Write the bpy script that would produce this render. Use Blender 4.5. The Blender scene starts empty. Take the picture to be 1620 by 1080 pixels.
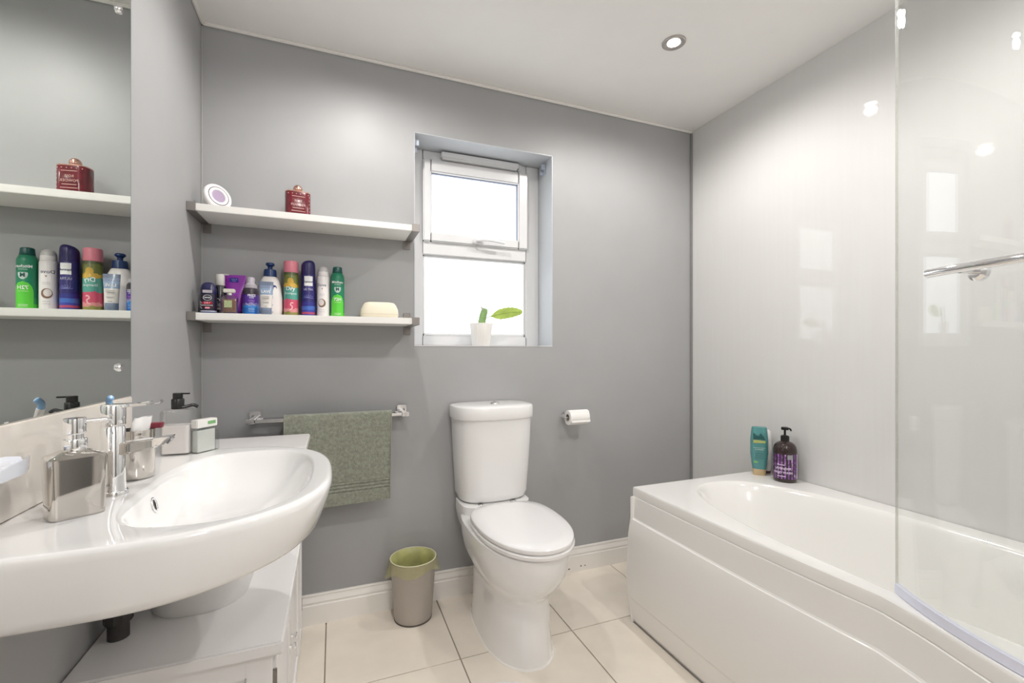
import bpy, bmesh, math, random
from mathutils import Vector, Matrix, noise
random.seed(7)
PI = math.pi
scene = bpy.context.scene
C = scene.collection

# ------------------------------------------------------------------ camera, light, exposure
cam_d = bpy.data.cameras.new('camera')
cam = bpy.data.objects.new('camera', cam_d); C.objects.link(cam)
cam_d.sensor_width = 36.0
cam_d.lens = 717.4 / 1620 * 36.0
cam_d.shift_y = 14 / 1620
cam_d.clip_start = 0.01
cam.location = (0.465, 0.0, 1.115)
cam.rotation_euler = (PI / 2, 0, -math.radians(21.46))
scene.camera = cam

world = bpy.data.worlds.new('world'); scene.world = world
world.use_nodes = True
world.node_tree.nodes['Background'].inputs[0].default_value = (0.75, 0.86, 1.0, 1)
world.node_tree.nodes['Background'].inputs[1].default_value = 1.6

scene.view_settings.view_transform = 'Standard'
scene.view_settings.look = 'None'
scene.view_settings.gamma = 1.0
scene.view_settings.use_curve_mapping = False
scene.view_settings.exposure = 0.58
scene.cycles.use_denoising = True
scene.cycles.use_adaptive_sampling = True
scene.cycles.adaptive_threshold = 0.04
scene.cycles.max_bounces = 10
scene.cycles.diffuse_bounces = 6
scene.cycles.glossy_bounces = 6
scene.cycles.transparent_max_bounces = 16
scene.cycles.caustics_reflective = False
scene.cycles.caustics_refractive = False
scene.cycles.sample_clamp_indirect = 6.0

LAMP_W = 16.5                      # each recessed ceiling lamp
LAMP_COL = (1.0, 0.965, 0.93)
WINDOW_GLOW = 1.05                  # daylight coming through the obscured panes
FILL_GLOBE = 27.0                       # added fill globe out of view, lifts ceiling and walls
LAMPS = [(1.735, 1.456), (0.59, 1.50), (1.735, 0.36), (0.69, 0.36)]

# ------------------------------------------------------------------ room dimensions
W, D, H = 2.35, 2.019, 2.35
YF = -1.0

# ------------------------------------------------------------------ materials
def lin(h):
    if isinstance(h, str):
        h = h.lstrip('#'); v = [int(h[i:i + 2], 16) / 255 for i in (0, 2, 4)]
        return tuple(x / 12.92 if x <= 0.04045 else ((x + 0.055) / 1.055) ** 2.4 for x in v) + (1,)
    return tuple(h) + (1,) if len(h) == 3 else tuple(h)

MATS = {}
def mat(name, col, rough=0.5, metal=0.0, vary=0.0, vscale=8.0, bump=0.0, bscale=60.0, stretch=None,
        coat=0.0, trans=0.0, ior=1.45, emit=None, estr=0.0, sheen=0.0, sss=0.0, spec=None, bdist=0.002):
    if name in MATS: return MATS[name]
    m = bpy.data.materials.new(name); m.use_nodes = True
    nt = m.node_tree; b = nt.nodes['Principled BSDF']
    b.inputs['Base Color'].default_value = lin(col)
    b.inputs['Roughness'].default_value = rough
    b.inputs['Metallic'].default_value = metal
    b.inputs['IOR'].default_value = ior
    if spec is not None: b.inputs['Specular IOR Level'].default_value = spec
    b.inputs['Coat Weight'].default_value = coat
    b.inputs['Coat Roughness'].default_value = 0.04
    b.inputs['Transmission Weight'].default_value = trans
    b.inputs['Sheen Weight'].default_value = sheen
    if sss:
        b.inputs['Subsurface Weight'].default_value = sss
        b.inputs['Subsurface Radius'].default_value = (0.01, 0.01, 0.01)
    if emit:
        b.inputs['Emission Color'].default_value = lin(emit)
        b.inputs['Emission Strength'].default_value = estr
    if vary or bump:
        tc = nt.nodes.new('ShaderNodeTexCoord'); mp = nt.nodes.new('ShaderNodeMapping')
        nt.links.new(tc.outputs['Object'], mp.inputs['Vector'])
        if stretch: mp.inputs['Scale'].default_value = stretch
    if vary:
        n = nt.nodes.new('ShaderNodeTexNoise'); n.inputs['Scale'].default_value = vscale
        n.inputs['Detail'].default_value = 4
        nt.links.new(mp.outputs[0], n.inputs['Vector'])
        r = nt.nodes.new('ShaderNodeValToRGB'); c = lin(col)
        r.color_ramp.elements[0].position = 0.3; r.color_ramp.elements[1].position = 0.7
        r.color_ramp.elements[0].color = tuple(max(0, x * (1 - vary)) for x in c[:3]) + (1,)
        r.color_ramp.elements[1].color = tuple(min(1, x * (1 + vary)) for x in c[:3]) + (1,)
        nt.links.new(n.outputs['Fac'], r.inputs[0]); nt.links.new(r.outputs[0], b.inputs['Base Color'])
    if bump:
        n2 = nt.nodes.new('ShaderNodeTexNoise'); n2.inputs['Scale'].default_value = bscale
        n2.inputs['Detail'].default_value = 3
        nt.links.new(mp.outputs[0], n2.inputs['Vector'])
        bp = nt.nodes.new('ShaderNodeBump'); bp.inputs['Strength'].default_value = bump
        bp.inputs['Distance'].default_value = bdist
        nt.links.new(n2.outputs['Fac'], bp.inputs['Height']); nt.links.new(bp.outputs[0], b.inputs['Normal'])
    MATS[name] = m
    return m

def bands(name, stops, rough=0.35, coat=0.3, wav=0.0, metal=0.0):
    """printed label: colour zones by height (object z, metres); wav makes the borders wavy"""
    m = mat(name, stops[0][1], rough, metal, coat=coat)
    nt = m.node_tree; b = nt.nodes['Principled BSDF']
    tc = nt.nodes.new('ShaderNodeTexCoord'); sp = nt.nodes.new('ShaderNodeSeparateXYZ')
    nt.links.new(tc.outputs['Object'], sp.inputs[0])
    z = sp.outputs['Z']
    if wav:
        n = nt.nodes.new('ShaderNodeTexNoise'); n.inputs['Scale'].default_value = 45
        nt.links.new(tc.outputs['Object'], n.inputs['Vector'])
        ma = nt.nodes.new('ShaderNodeMath'); ma.operation = 'MULTIPLY_ADD'
        ma.inputs[1].default_value = wav
        nt.links.new(n.outputs['Fac'], ma.inputs[0]); nt.links.new(z, ma.inputs[2]); z = ma.outputs[0]
    mr = nt.nodes.new('ShaderNodeMapRange'); mr.inputs['From Max'].default_value = 0.3
    nt.links.new(z, mr.inputs['Value'])
    r = nt.nodes.new('ShaderNodeValToRGB'); r.color_ramp.interpolation = 'CONSTANT'
    el = r.color_ramp.elements
    el[0].position = 0; el[0].color = lin(stops[0][1])
    el.remove(el[1])
    for zz, c in stops[1:]:
        e = el.new(min(0.999, zz / 0.3)); e.color = lin(c)
    nt.links.new(mr.outputs[0], r.inputs[0]); nt.links.new(r.outputs[0], b.inputs['Base Color'])
    return m

def glass_thin(name, tint=(0.97, 0.985, 0.98), refl=1.0, rough=0.0):
    if name in MATS: return MATS[name]
    m = bpy.data.materials.new(name); m.use_nodes = True
    nt = m.node_tree; nt.nodes.clear()
    out = nt.nodes.new('ShaderNodeOutputMaterial'); mix = nt.nodes.new('ShaderNodeMixShader')
    tr = nt.nodes.new('ShaderNodeBsdfTransparent'); tr.inputs[0].default_value = tuple(tint) + (1,)
    gl = nt.nodes.new('ShaderNodeBsdfGlossy'); gl.inputs['Roughness'].default_value = rough
    lw = nt.nodes.new('ShaderNodeLayerWeight'); lw.inputs[0].default_value = 0.5
    pw = nt.nodes.new('ShaderNodeMath'); pw.operation = 'POWER'; pw.inputs[1].default_value = 5
    ml = nt.nodes.new('ShaderNodeMath'); ml.operation = 'MULTIPLY_ADD'
    ml.inputs[1].default_value = 0.95 * refl; ml.inputs[2].default_value = 0.045 * refl
    nt.links.new(lw.outputs['Facing'], pw.inputs[0]); nt.links.new(pw.outputs[0], ml.inputs[0])
    nt.links.new(ml.outputs[0], mix.inputs[0]); nt.links.new(tr.outputs[0], mix.inputs[1])
    nt.links.new(gl.outputs[0], mix.inputs[2]); nt.links.new(mix.outputs[0], out.inputs[0])
    MATS[name] = m
    return m

def film(name, col, fac):
    m = bpy.data.materials.new(name); m.use_nodes = True; nt = m.node_tree
    b = nt.nodes['Principled BSDF']; b.inputs['Base Color'].default_value = lin(col); b.inputs['Roughness'].default_value = 0.3
    tr = nt.nodes.new('ShaderNodeBsdfTransparent'); tr.inputs[0].default_value = (0.98, 0.975, 0.93, 1)
    mx = nt.nodes.new('ShaderNodeMixShader'); n = nt.nodes.new('ShaderNodeTexNoise'); n.inputs['Scale'].default_value = 30
    mr = nt.nodes.new('ShaderNodeMapRange'); mr.inputs['To Min'].default_value = fac * 0.5; mr.inputs['To Max'].default_value = min(1, fac * 1.5)
    nt.links.new(n.outputs['Fac'], mr.inputs['Value']); nt.links.new(mr.outputs[0], mx.inputs[0])
    nt.links.new(tr.outputs[0], mx.inputs[1]); nt.links.new(b.outputs[0], mx.inputs[2])
    nt.links.new(mx.outputs[0], nt.nodes['Material Output'].inputs[0])
    return m

M_WALL = mat('grey_paint', (0.375, 0.377, 0.382), 0.42, spec=0.22, vary=0.03, vscale=3, bump=0.12, bscale=220, bdist=0.0006)
M_PANEL = mat('gloss_wall_panel', (0.665, 0.66, 0.652), 0.025, vary=0.008, vscale=5, stretch=(1, 14, 0.5), bump=0.03, bscale=12, bdist=0.001)
M_CEIL = mat('ceiling_white', (0.86, 0.85, 0.83), 0.6, vary=0.01)
M_TRIM = mat('trim_white', (0.84, 0.82, 0.79), 0.3)
M_TILE = mat('floor_tile_cream', (0.80, 0.735, 0.65), 0.22, vary=0.045, vscale=7)
M_GROUT = mat('grout', (0.36, 0.32, 0.27), 0.8, vary=0.1, vscale=40)
M_CER = mat('white_ceramic', (0.84, 0.835, 0.83), 0.06, coat=0.5)
M_ACR = mat('white_acrylic', (0.83, 0.82, 0.80), 0.12, coat=0.4)
M_SEAT = mat('toilet_seat_plastic', (0.85, 0.84, 0.84), 0.14, coat=0.3)
M_CHROME = mat('chrome', (0.93, 0.93, 0.94), 0.04, 1.0)
M_STEEL = mat('polished_steel', (0.64, 0.61, 0.57), 0.06, 1.0)
M_BRUSH = mat('brushed_nickel', (0.27, 0.25, 0.235), 0.42, 0.6, bump=0.1, bscale=300, stretch=(1, 1, 0.1))
M_UPVC = mat('white_upvc', (0.68, 0.68, 0.685), 0.25)
M_SHELF = mat('white_shelf_foil', (0.84, 0.83, 0.80), 0.4, vary=0.015, vscale=30, stretch=(0.4, 6, 6))
M_CAB = mat('white_painted_wood', (0.83, 0.82, 0.82), 0.35)
M_BLACK = mat('black_plastic', '#1b191b', 0.3)
M_DARK = mat('dark_gap', (0.03, 0.03, 0.03), 0.8)
M_REVEAL = mat('reveal_paint_daylit', (0.50, 0.52, 0.545), 0.35, vary=0.02)  # cool daylight tint put into the grey paint colour

# ------------------------------------------------------------------ mesh helpers
def new_obj(name, bm, m=None, parent=None, smooth=35, world_coords=False, recalc=True):
    if recalc: bmesh.ops.recalc_face_normals(bm, faces=bm.faces)
    if parent is not None and world_coords:
        inv = parent.matrix_basis.inverted()
        bmesh.ops.transform(bm, matrix=inv, verts=bm.verts)
    me = bpy.data.meshes.new(name); bm.to_mesh(me); bm.free()
    if smooth:
        me.polygons.foreach_set('use_smooth', [True] * len(me.polygons))
        me.set_sharp_from_angle(angle=math.radians(smooth))
    if m: me.materials.append(m)
    o = bpy.data.objects.new(name, me); C.objects.link(o)
    if parent: o.parent = parent
    return o

def root(name, label, cat, loc=(0, 0, 0), rz=0.0, group=None):
    o = bpy.data.objects.new(name, None); C.objects.link(o)
    o.empty_display_size = 0.05
    o.location = loc; o.rotation_euler = (0, 0, rz)
    o.matrix_basis = Matrix.Translation(loc) @ Matrix.Rotation(rz, 4, 'Z')
    o['label'] = label; o['category'] = cat
    if group: o['group'] = group
    return o

def tag(o, label, cat, group=None):
    o['label'] = label; o['category'] = cat
    if group: o['group'] = group
    return o

def struct(o, label=None):
    o['kind'] = 'structure'
    if label: o['label'] = label
    return o

def box(x0, x1, y0, y1, z0, z1, bev=0.0, seg=2, bm=None):
    own = bm is None
    b2 = bmesh.new()
    r = bmesh.ops.create_cube(b2, size=1.0)
    for v in b2.verts:
        v.co = Vector(((x0 + x1) / 2 + v.co.x * (x1 - x0), (y0 + y1) / 2 + v.co.y * (y1 - y0), (z0 + z1) / 2 + v.co.z * (z1 - z0)))
    if bev:
        bmesh.ops.bevel(b2, geom=b2.edges[:], offset=bev, segments=seg, affect='EDGES', clamp_overlap=True)
    if own: return b2
    join(bm, b2); return bm

def join(dst, src, M=None):
    me = bpy.data.meshes.new('tmp')
    if M is not None: bmesh.ops.transform(src, matrix=M, verts=src.verts)
    src.to_mesh(me); src.free(); dst.from_mesh(me); bpy.data.meshes.remove(me)
    return dst

def loft(rings, cap0=True, cap1=True, closed=True):
    bm = bmesh.new(); L = []
    for r in rings: L.append([bm.verts.new(p) for p in r])
    n = len(rings[0])
    for a, b in zip(L[:-1], L[1:]):
        for i in range(n if closed else n - 1):
            j = (i + 1) % n
            bm.faces.new((a[i], a[j], b[j], b[i]))
    if cap0: bm.faces.new(L[0][::-1])
    if cap1: bm.faces.new(L[-1])
    return bm

def lathe(prof, seg=32, cap=True, cx=0, cy=0):
    rings = [[(cx + r * math.cos(2 * PI * i / seg), cy + r * math.sin(2 * PI * i / seg), z) for i in range(seg)] for r, z in prof]
    return loft(rings, cap, cap)

def sring(cx, cy, rx, yf, yb, z, nf=2.0, nb=2.0, N=48, nx=None):
    """closed plan outline: front reaches cy-yf, back cy+yb, half width rx"""
    out = []
    for i in range(N):
        a = 2 * PI * i / N; c, s = math.cos(a), math.sin(a)
        n = nb if s >= 0 else nf
        x = cx + rx * math.copysign(abs(c) ** (2 / n), c)
        y = cy + (yb if s >= 0 else yf) * math.copysign(abs(s) ** (2 / n), s)
        out.append((x, y, z))
    return out

def rrect(cx, cy, hx, hy, r, z, k=5):
    out = []
    for (sx, sy, a0) in ((1, 1, 0), (-1, 1, PI / 2), (-1, -1, PI), (1, -1, 3 * PI / 2)):
        for i in range(k + 1):
            a = a0 + PI / 2 * i / k
            out.append((cx + sx * (hx - r) + r * math.cos(a), cy + sy * (hy - r) + r * math.sin(a), z))
    return out

def tube(path, r, seg=12, caps=True, rad=None):
    path = [Vector(p) for p in path]; rings = []
    up = Vector((0, 0, 1)); prev = None
    for i, p in enumerate(path):
        t = (path[min(i + 1, len(path) - 1)] - path[max(i - 1, 0)]).normalized()
        if prev is None:
            u = up if abs(t.z) < 0.9 else Vector((1, 0, 0))
            s = t.cross(u).normalized()
        else:
            s = (prev - t * prev.dot(t)).normalized()
        prev = s; n = s.cross(t).normalized(); rr = rad[i] if rad else r
        rings.append([tuple(p + s * rr * math.cos(2 * PI * k / seg) + n * rr * math.sin(2 * PI * k / seg)) for k in range(seg)])
    return loft(rings, caps, caps)

def catmull(P, k=8):
    P = [Vector(p) for p in P]; out = []
    for i in range(len(P) - 1):
        p0, p1, p2, p3 = P[max(i - 1, 0)], P[i], P[i + 1], P[min(i + 2, len(P) - 1)]
        for j in range(k):
            t = j / k
            out.append(0.5 * ((2 * p1) + (p2 - p0) * t + (2 * p0 - 5 * p1 + 4 * p2 - p3) * t * t + (3 * p1 - p0 - 3 * p2 + p3) * t ** 3))
    out.append(P[-1])
    return out

def text_bm(s, size, spacing=1.0, bold=0.0):
    cu = bpy.data.curves.new('t', 'FONT'); cu.body = s; cu.size = size
    cu.align_x = 'CENTER'; cu.align_y = 'CENTER'; cu.resolution_u = 2; cu.space_character = spacing
    if bold: cu.offset = bold
    o = bpy.data.objects.new('t', cu); C.objects.link(o)
    me = o.to_mesh(); bm = bmesh.new(); bm.from_mesh(me)
    o.to_mesh_clear(); bpy.data.objects.remove(o); bpy.data.curves.remove(cu)
    bmesh.ops.triangulate(bm, faces=bm.faces[:])
    return bm

def print_flat(parent, s, size, x, z, y, m, name='lettering', sx=1.0, bold=0.0):
    """lettering lying in the local x-z plane, facing -y"""
    bm = text_bm(s, size, bold=bold)
    for v in bm.verts: v.co = Vector((x + v.co.x * sx, y, z + v.co.y))
    return new_obj(name, bm, m, parent, smooth=0, recalc=False)

def print_round(parent, s, size, r, z, m, ang=0.0, name='lettering', sx=1.0, bold=0.0, ry=None):
    """lettering wrapped round a vertical cylinder, centred on local -y"""
    bm = text_bm(s, size, bold=bold)
    wrap(bm, r, z, ang, sx, ry)
    return new_obj(name, bm, m, parent, smooth=0, recalc=False)

def wrap(bm, r, z, ang=0.0, sx=1.0, ry=None):
    rr = r + 0.0005; q = (ry + 0.0005) if ry else rr
    for v in bm.verts:
        a = ang + v.co.x * sx / rr
        v.co = Vector((rr * math.sin(a), -q * math.cos(a), z + v.co.y))

def patch_round(parent, name, r, shape, m, ry=None, off=0.0):
    """flat printed shape (list of (x,z) rows: z, xleft, xright) wrapped on a cylinder"""
    bm = bmesh.new(); rows = []
    K = 9; rr = r + 0.0003 + off; q = (ry + 0.0003 + off) if ry else rr
    for z, xl, xr in shape:
        row = []
        for k in range(K):
            a = (xl + (xr - xl) * k / (K - 1)) / rr
            row.append(bm.verts.new((rr * math.sin(a), -q * math.cos(a), z)))
        rows.append(row)
    for a, b in zip(rows[:-1], rows[1:]):
        for k in range(K - 1): bm.faces.new((a[k], a[k + 1], b[k + 1], b[k]))
    return new_obj(name, bm, m, parent, smooth=60, recalc=False)

def arch(z0, z1, hw, top_h, n=8):
    rows = [(z0, -hw, hw), (z1 - top_h, -hw, hw)]
    for i in range(1, n + 1):
        t = i / n; w = hw * math.sqrt(max(0, 1 - t * t))
        rows.append((z1 - top_h + top_h * t, -w, w))
    return rows

# ------------------------------------------------------------------ the room
def slab(name, *a, m=None):
    return struct(new_obj(name, box(*a), m, smooth=0))

floor = slab('floor', -0.1, W + 0.1, YF - 0.1, D + 0.1, -0.12, -0.006, m=M_GROUT)
T = 0.456; gx, gy, g = 0.436, 1.594, 0.0022
tile_me = None
i0 = -1
for i in range(-1, 5):
    for j in range(-6, 1):
        x0, x1 = max(0, gx + i * T + g), min(W, gx + (i + 1) * T - g)
        y0, y1 = max(YF, gy + j * T + g), min(D, gy + (j + 1) * T - g)
        if x1 - x0 < 0.01 or y1 - y0 < 0.01: continue
        o = new_obj('tile', box(x0, x1, y0, y1, -0.008, 0.0, 0.0008, 1), M_TILE, floor, smooth=0)

ceiling = slab('ceiling', -0.1, W + 0.1, YF - 0.1, D + 0.1, H, H + 0.1, m=M_CEIL)
slab('wall_left', -0.1, 0, YF - 0.1, D + 0.1, -0.1, H + 0.05, m=M_WALL)
slab('wall_right', W, W + 0.1, YF - 0.1, D + 0.1, -0.1, H + 0.05, m=M_PANEL)
slab('wall_front', -0.1, W + 0.1, YF - 0.1, YF, -0.1, H + 0.05, m=M_WALL)
slab('wall_shower', 1.50, W + 0.02, -0.24, -0.14, -0.1, H + 0.02, m=M_PANEL)

OX0, OX1, OZ0, OZ1 = 0.795, 1.474, 1.133, 2.078          # window opening
bm = bmesh.new()
for a in ((-0.1, OX0, D, D + 0.26, -0.1, H + 0.05), (OX1, W + 0.1, D, D + 0.26, -0.1, H + 0.05),
          (OX0, OX1, D, D + 0.26, -0.1, OZ0), (OX0, OX1, D, D + 0.26, OZ1, H + 0.05)):
    box(*a, bm=bm)
wb = struct(new_obj('wall_back', bm, M_WALL, smooth=0))
# painted reveal lining, part of the wall
bm = bmesh.new(); e = 0.003
box(OX0, OX0 + e, D - 0.001, D + 0.20, OZ0, OZ1, bm=bm); box(OX1 - e, OX1, D - 0.001, D + 0.20, OZ0, OZ1, bm=bm)
box(OX0, OX1, D - 0.001, D + 0.20, OZ1 - e, OZ1, bm=bm)
new_obj('reveal_lining', bm, M_REVEAL, wb, smooth=0)
new_obj('sill_board', box(OX0, OX1, D - 0.002, D + 0.20, OZ0, OZ0 + 0.004, 0.001, 1), M_UPVC, wb, smooth=0)

# skirting on the back wall: ogee profile swept along x
prof = [(0, 0), (0.013, 0), (0.013, 0.078), (0.0105, 0.082), (0.0105, 0.087), (0.013, 0.090), (0.0125, 0.095), (0.008, 0.104), (0.0065, 0.113), (0.0085, 0.117), (0.007, 0.123), (0, 0.123)]
def skirting(name, pts):
    rings = []
    for (x, y, nx, ny) in pts: rings.append([(x + nx * p, y + ny * p, z) for p, z in prof])
    return struct(new_obj(name, loft(rings), M_TRIM, smooth=30))
sk = skirting('baseboard_back', [(0.0, D, 0, -1), (W, D, 0, -1)])
for k, (x, w_, z, zz) in enumerate(((1.452, 0.010, 0.022, 0.006), (1.560, 0.011, 0.021, 0.004), (1.628, 0.006, 0.026, 0.005), (1.652, 0.006, 0.025, 0.003))):
    bm = bmesh.new()
    pts = [(x + w_ * (0.5 + 0.2 * random.random()) * math.cos(a), D - 0.0134, z + zz * (0.7 + 0.5 * random.random()) * math.sin(a)) for a in [2 * PI * q / 9 for q in range(9)]]
    b0 = [bm.verts.new(p) for p in pts]; b1 = [bm.verts.new((p[0], p[1] + 0.002, p[2])) for p in pts]
    bm.faces.new(b0); bm.faces.new(b1[::-1])
    for q in range(9): bm.faces.new((b0[q], b0[(q + 1) % 9], b1[(q + 1) % 9], b1[q]))
    new_obj('paint_chip', bm, mat('chipped_wood', (0.12, 0.095, 0.075), 0.9), sk, smooth=0)
skirting('baseboard_left', [(0.0, YF, 1, 0), (0.0, 1.05, 1, 0)])

# ceiling edge beads and the grey corner strip between paint and panel
struct(new_obj('trim_1', box(0.0, W, D - 0.014, D, H - 0.012, H, 0.004), M_TRIM, smooth=40))
struct(new_obj('trim_2', box(0.0, 0.014, YF, D, H - 0.012, H, 0.004), M_TRIM, smooth=40))
struct(new_obj('trim_3', box(W - 0.011, W, D - 0.012, D, 0.0, H - 0.012, 0.002), mat('grey_strip', (0.25, 0.25, 0.25), 0.35), smooth=40))
struct(new_obj('trim_4', box(0.0, 0.006, D - 0.006, D, 0.12, H - 0.012, 0.002), mat('sealant', (0.42, 0.42, 0.41), 0.5), smooth=40))

# door behind the viewpoint
dr = root('door_1', 'white panelled door in the wall facing the window', 'door', (0.86, YF, 0)); del dr['category']; dr['kind'] = 'structure'
new_obj('door_leaf', box(0.46, 1.26, YF, YF + 0.035, 0.005, 2.0, 0.003), M_TRIM, dr, world_coords=True)
bm = bmesh.new()
for a in ((0.39, 0.46, 0, 2.07), (1.26, 1.33, 0, 2.07), (0.46, 1.26, 2.0, 2.07)): box(a[0], a[1], YF, YF + 0.05, a[2], a[3], 0.006, bm=bm)
new_obj('door_frame', bm, M_TRIM, dr, world_coords=True)
for (x0, x1, z0, z1) in ((0.55, 0.82, 0.2, 0.85), (0.90, 1.17, 0.2, 0.85), (0.55, 0.82, 1.0, 1.85), (0.90, 1.17, 1.0, 1.85)):
    new_obj('door_panel', box(x0, x1, YF + 0.03, YF + 0.042, z0, z1, 0.008), M_TRIM, dr, world_coords=True)
new_obj('door_handle', join(tube([(1.2, YF + 0.03, 1.0), (1.2, YF + 0.085, 1.0), (1.19, YF + 0.09, 1.0), (1.09, YF + 0.09, 1.0)], 0.009), lathe([(0.026, 0), (0.026, 0.01)], 20), Matrix.Translation((1.2, YF + 0.033, 1.0)) @ Matrix.Rotation(-PI / 2, 4, 'X')), M_CHROME, dr, world_coords=True)

# ------------------------------------------------------------------ window
FY = 2.175
win = root('window_1', 'white plastic casement window with obscured panes in a deep reveal', 'window', (1.13, FY, OZ0)); del win['category']; win['kind'] = 'structure'
def wpart(name, boxes, m, bev=0.004, par=win):
    bm = bmesh.new()
    for a in boxes: box(*a, bev, 2, bm=bm)
    return new_obj(name, bm, m, par, world_coords=(par is win), smooth=40)
gL, gR = 0.862, 1.398
wf = wpart('frame', [(OX0 + .003, gL, FY, FY + .07, OZ0 + .004, OZ1 - .003), (gR, OX1 - .003, FY, FY + .07, OZ0 + .004, OZ1 - .003),
                (gL - .002, gR + .002, FY, FY + .07, 2.030, OZ1 - .003), (gL - .002, gR + .002, FY, FY + .07, OZ0 + .004, 1.185),
                (gL - .002, gR + .002, FY, FY + .07, 1.575, 1.640)], M_UPVC)
wpart('glazing_bead', [(gL, gL + .010, FY + .012, FY + .04, 1.185, 1.575), (gR - .010, gR, FY + .012, FY + .04, 1.185, 1.575),
                (gL, gR, FY + .012, FY + .04, 1.565, 1.575), (gL, gR, FY + .012, FY + .04, 1.185, 1.198)], M_UPVC, 0.003)
sx0, sx1, sz0, sz1 = 0.860, 1.402, 1.636, 2.031
ax0, ax1, az0, az1 = 0.900, 1.350, 1.680, 1.970
wpart('opening_sash', [(sx0, ax0, FY - .016, FY + .04, sz0, sz1), (ax1, sx1, FY - .016, FY + .04, sz0, sz1),
                (ax0 - .003, ax1 + .003, FY - .016, FY + .04, sz0, az0), (ax0 - .003, ax1 + .003, FY - .016, FY + .04, az1, sz1)], M_UPVC, 0.006)
wpart('sash_gasket', [(ax0, ax0 + .004, FY, FY + .02, az0, az1), (ax1 - .004, ax1, FY, FY + .02, az0, az1), (ax0, ax1, FY, FY + .02, az1 - .004, az1)], mat('gasket', (0.30, 0.33, 0.42), 0.6), 0.0008)
m_pane = mat('obscured_glass', (0.8, 0.85, 0.9), 0.25, emit=(0.90, 0.955, 1.0), estr=WINDOW_GLOW, bump=0.2, bscale=90)
wpart('pane', [(ax0 - .002, ax1 + .002, FY + .012, FY + .020, az0 - .002, az1 + .002)], m_pane, 0.0)
wpart('pane', [(gL - .002, gR + .002, FY + .034, FY + .042, 1.183, 1.577)], m_pane, 0.0)
wpart('trickle_vent', [(0.945, 1.345, FY - .034, FY, 2.043, 2.068), (0.950, 1.34, FY - .030, FY, 2.036, 2.045)], M_UPVC, 0.003)
wpart('vent_end_clip', [(1.348, 1.358, FY - .03, FY, 2.036, 2.066)], M_UPVC, 0.003)
hd = wpart('handle', [(1.105, 1.155, FY - .030, FY - .014, 1.640, 1.664)], M_UPVC, 0.005)
bm = tube(catmull([(1.12, FY - .036, 1.655), (1.16, FY - .046, 1.658), (1.21, FY - .048, 1.656), (1.262, FY - .044, 1.652)], 5), 0.007, 10, rad=None)
hl = new_obj('handle_lever', bm, M_UPVC, win, world_coords=True)
new_obj('handle_lock', lathe([(0.004, 0), (0.004, 0.003)], 12), M_BLACK, hd, smooth=30)
hk = [o for o in bpy.data.objects if o.name == 'handle_lock'][0]
hk.location = (1.134 - 1.13, -0.033, 1.655 - OZ0); hk.rotation_euler = (PI / 2, 0, 0)

# little blind brackets left on the reveal
def bracket(x, y, z, s, label):
    r = root('blind_bracket', label, 'bracket', (x, y, z), 0, 'old roller blind brackets in the window reveal')
    m_ = mat('pale_metal', (0.55, 0.60, 0.68), 0.4, 0.6)
    new_obj('plate', box(-0.003 if s < 0 else 0, 0 if s < 0 else 0.003, -0.016, 0.016, -0.055, 0.0, 0.001), m_, r)
    new_obj('hook', box(s * 0.003, s * 0.024, -0.016, -0.008, -0.03, -0.004, 0.001) if s > 0 else box(-0.024, -0.003, -0.016, -0.008, -0.03, -0.004, 0.001), m_, r)
    new_obj('hook', box(0.003, 0.02, 0.008, 0.014, -0.052, -0.03, 0.001) if s > 0 else box(-0.02, -0.003, 0.008, 0.014, -0.052, -0.03, 0.001), m_, r)
bracket(OX1 - .003, D + 0.085, OZ1 - .012, -1, 'small metal blind bracket high on the right side of the window reveal')
bracket(OX0 + .003, D + 0.05, OZ1 - .012, 1, 'small metal blind bracket at the top left corner of the window reveal')

# ------------------------------------------------------------------ recessed ceiling lamps
m_lens = mat('lamp_lens', (1, 1, 1), 0.4, emit=(1.0, 0.95, 0.88), estr=14)
lamp_label = ['round recessed downlight in the white ceiling over the bath', 'round recessed downlight in the ceiling in front of the shelves',
              'round recessed downlight in the ceiling over the shower end of the bath', 'round recessed downlight in the ceiling over the near end of the basin']
for (x, y), lb in zip(LAMPS, lamp_label):
    r = root('downlight', lb, 'downlight', (x, y, H), 0, 'recessed ceiling downlights')
    new_obj('bezel', lathe([(0.046, -0.0005), (0.0455, -0.004), (0.042, -0.006), (0.030, -0.0045), (0.025, -0.002), (0.025, -0.0005)], 40, False), mat('satin_bezel', (0.45, 0.42, 0.40), 0.3, 0.9), r)
    new_obj('lens', lathe([(0.026, -0.0005), (0.026, -0.0022), (0.021, -0.0032)], 32), m_lens, r)
    ld = bpy.data.lights.new('downlight_beam', 'SPOT'); ld.energy = LAMP_W; ld.color = LAMP_COL
    ld.spot_size = math.radians(172); ld.spot_blend = 0.6; ld.shadow_soft_size = 0.02
    lo = bpy.data.objects.new('downlight_beam', ld); C.objects.link(lo); lo.parent = r; lo.location = (0, 0, -0.035)

gl_ = root('added_fill_globe', 'added opal fill globe out of view by the door, brightening the room', 'added fill light', (0.95, -0.52, H))  # added behind the viewpoint because the downlights left ceiling and walls dark
bm = bmesh.new(); bmesh.ops.create_uvsphere(bm, u_segments=32, v_segments=16, radius=0.11)
new_obj('fill_globe', bm, mat('fill_glow', (1, 1, 1), 0.3, emit=(1.0, 0.985, 0.97), estr=FILL_GLOBE), gl_, smooth=80).location = (0, 0, -0.19)
new_obj('fill_globe_mount', lathe([(0.05, -0.0005), (0.05, -0.012), (0.02, -0.03), (0.012, -0.035), (0.012, -0.085)], 28), M_CHROME, gl_)

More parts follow.
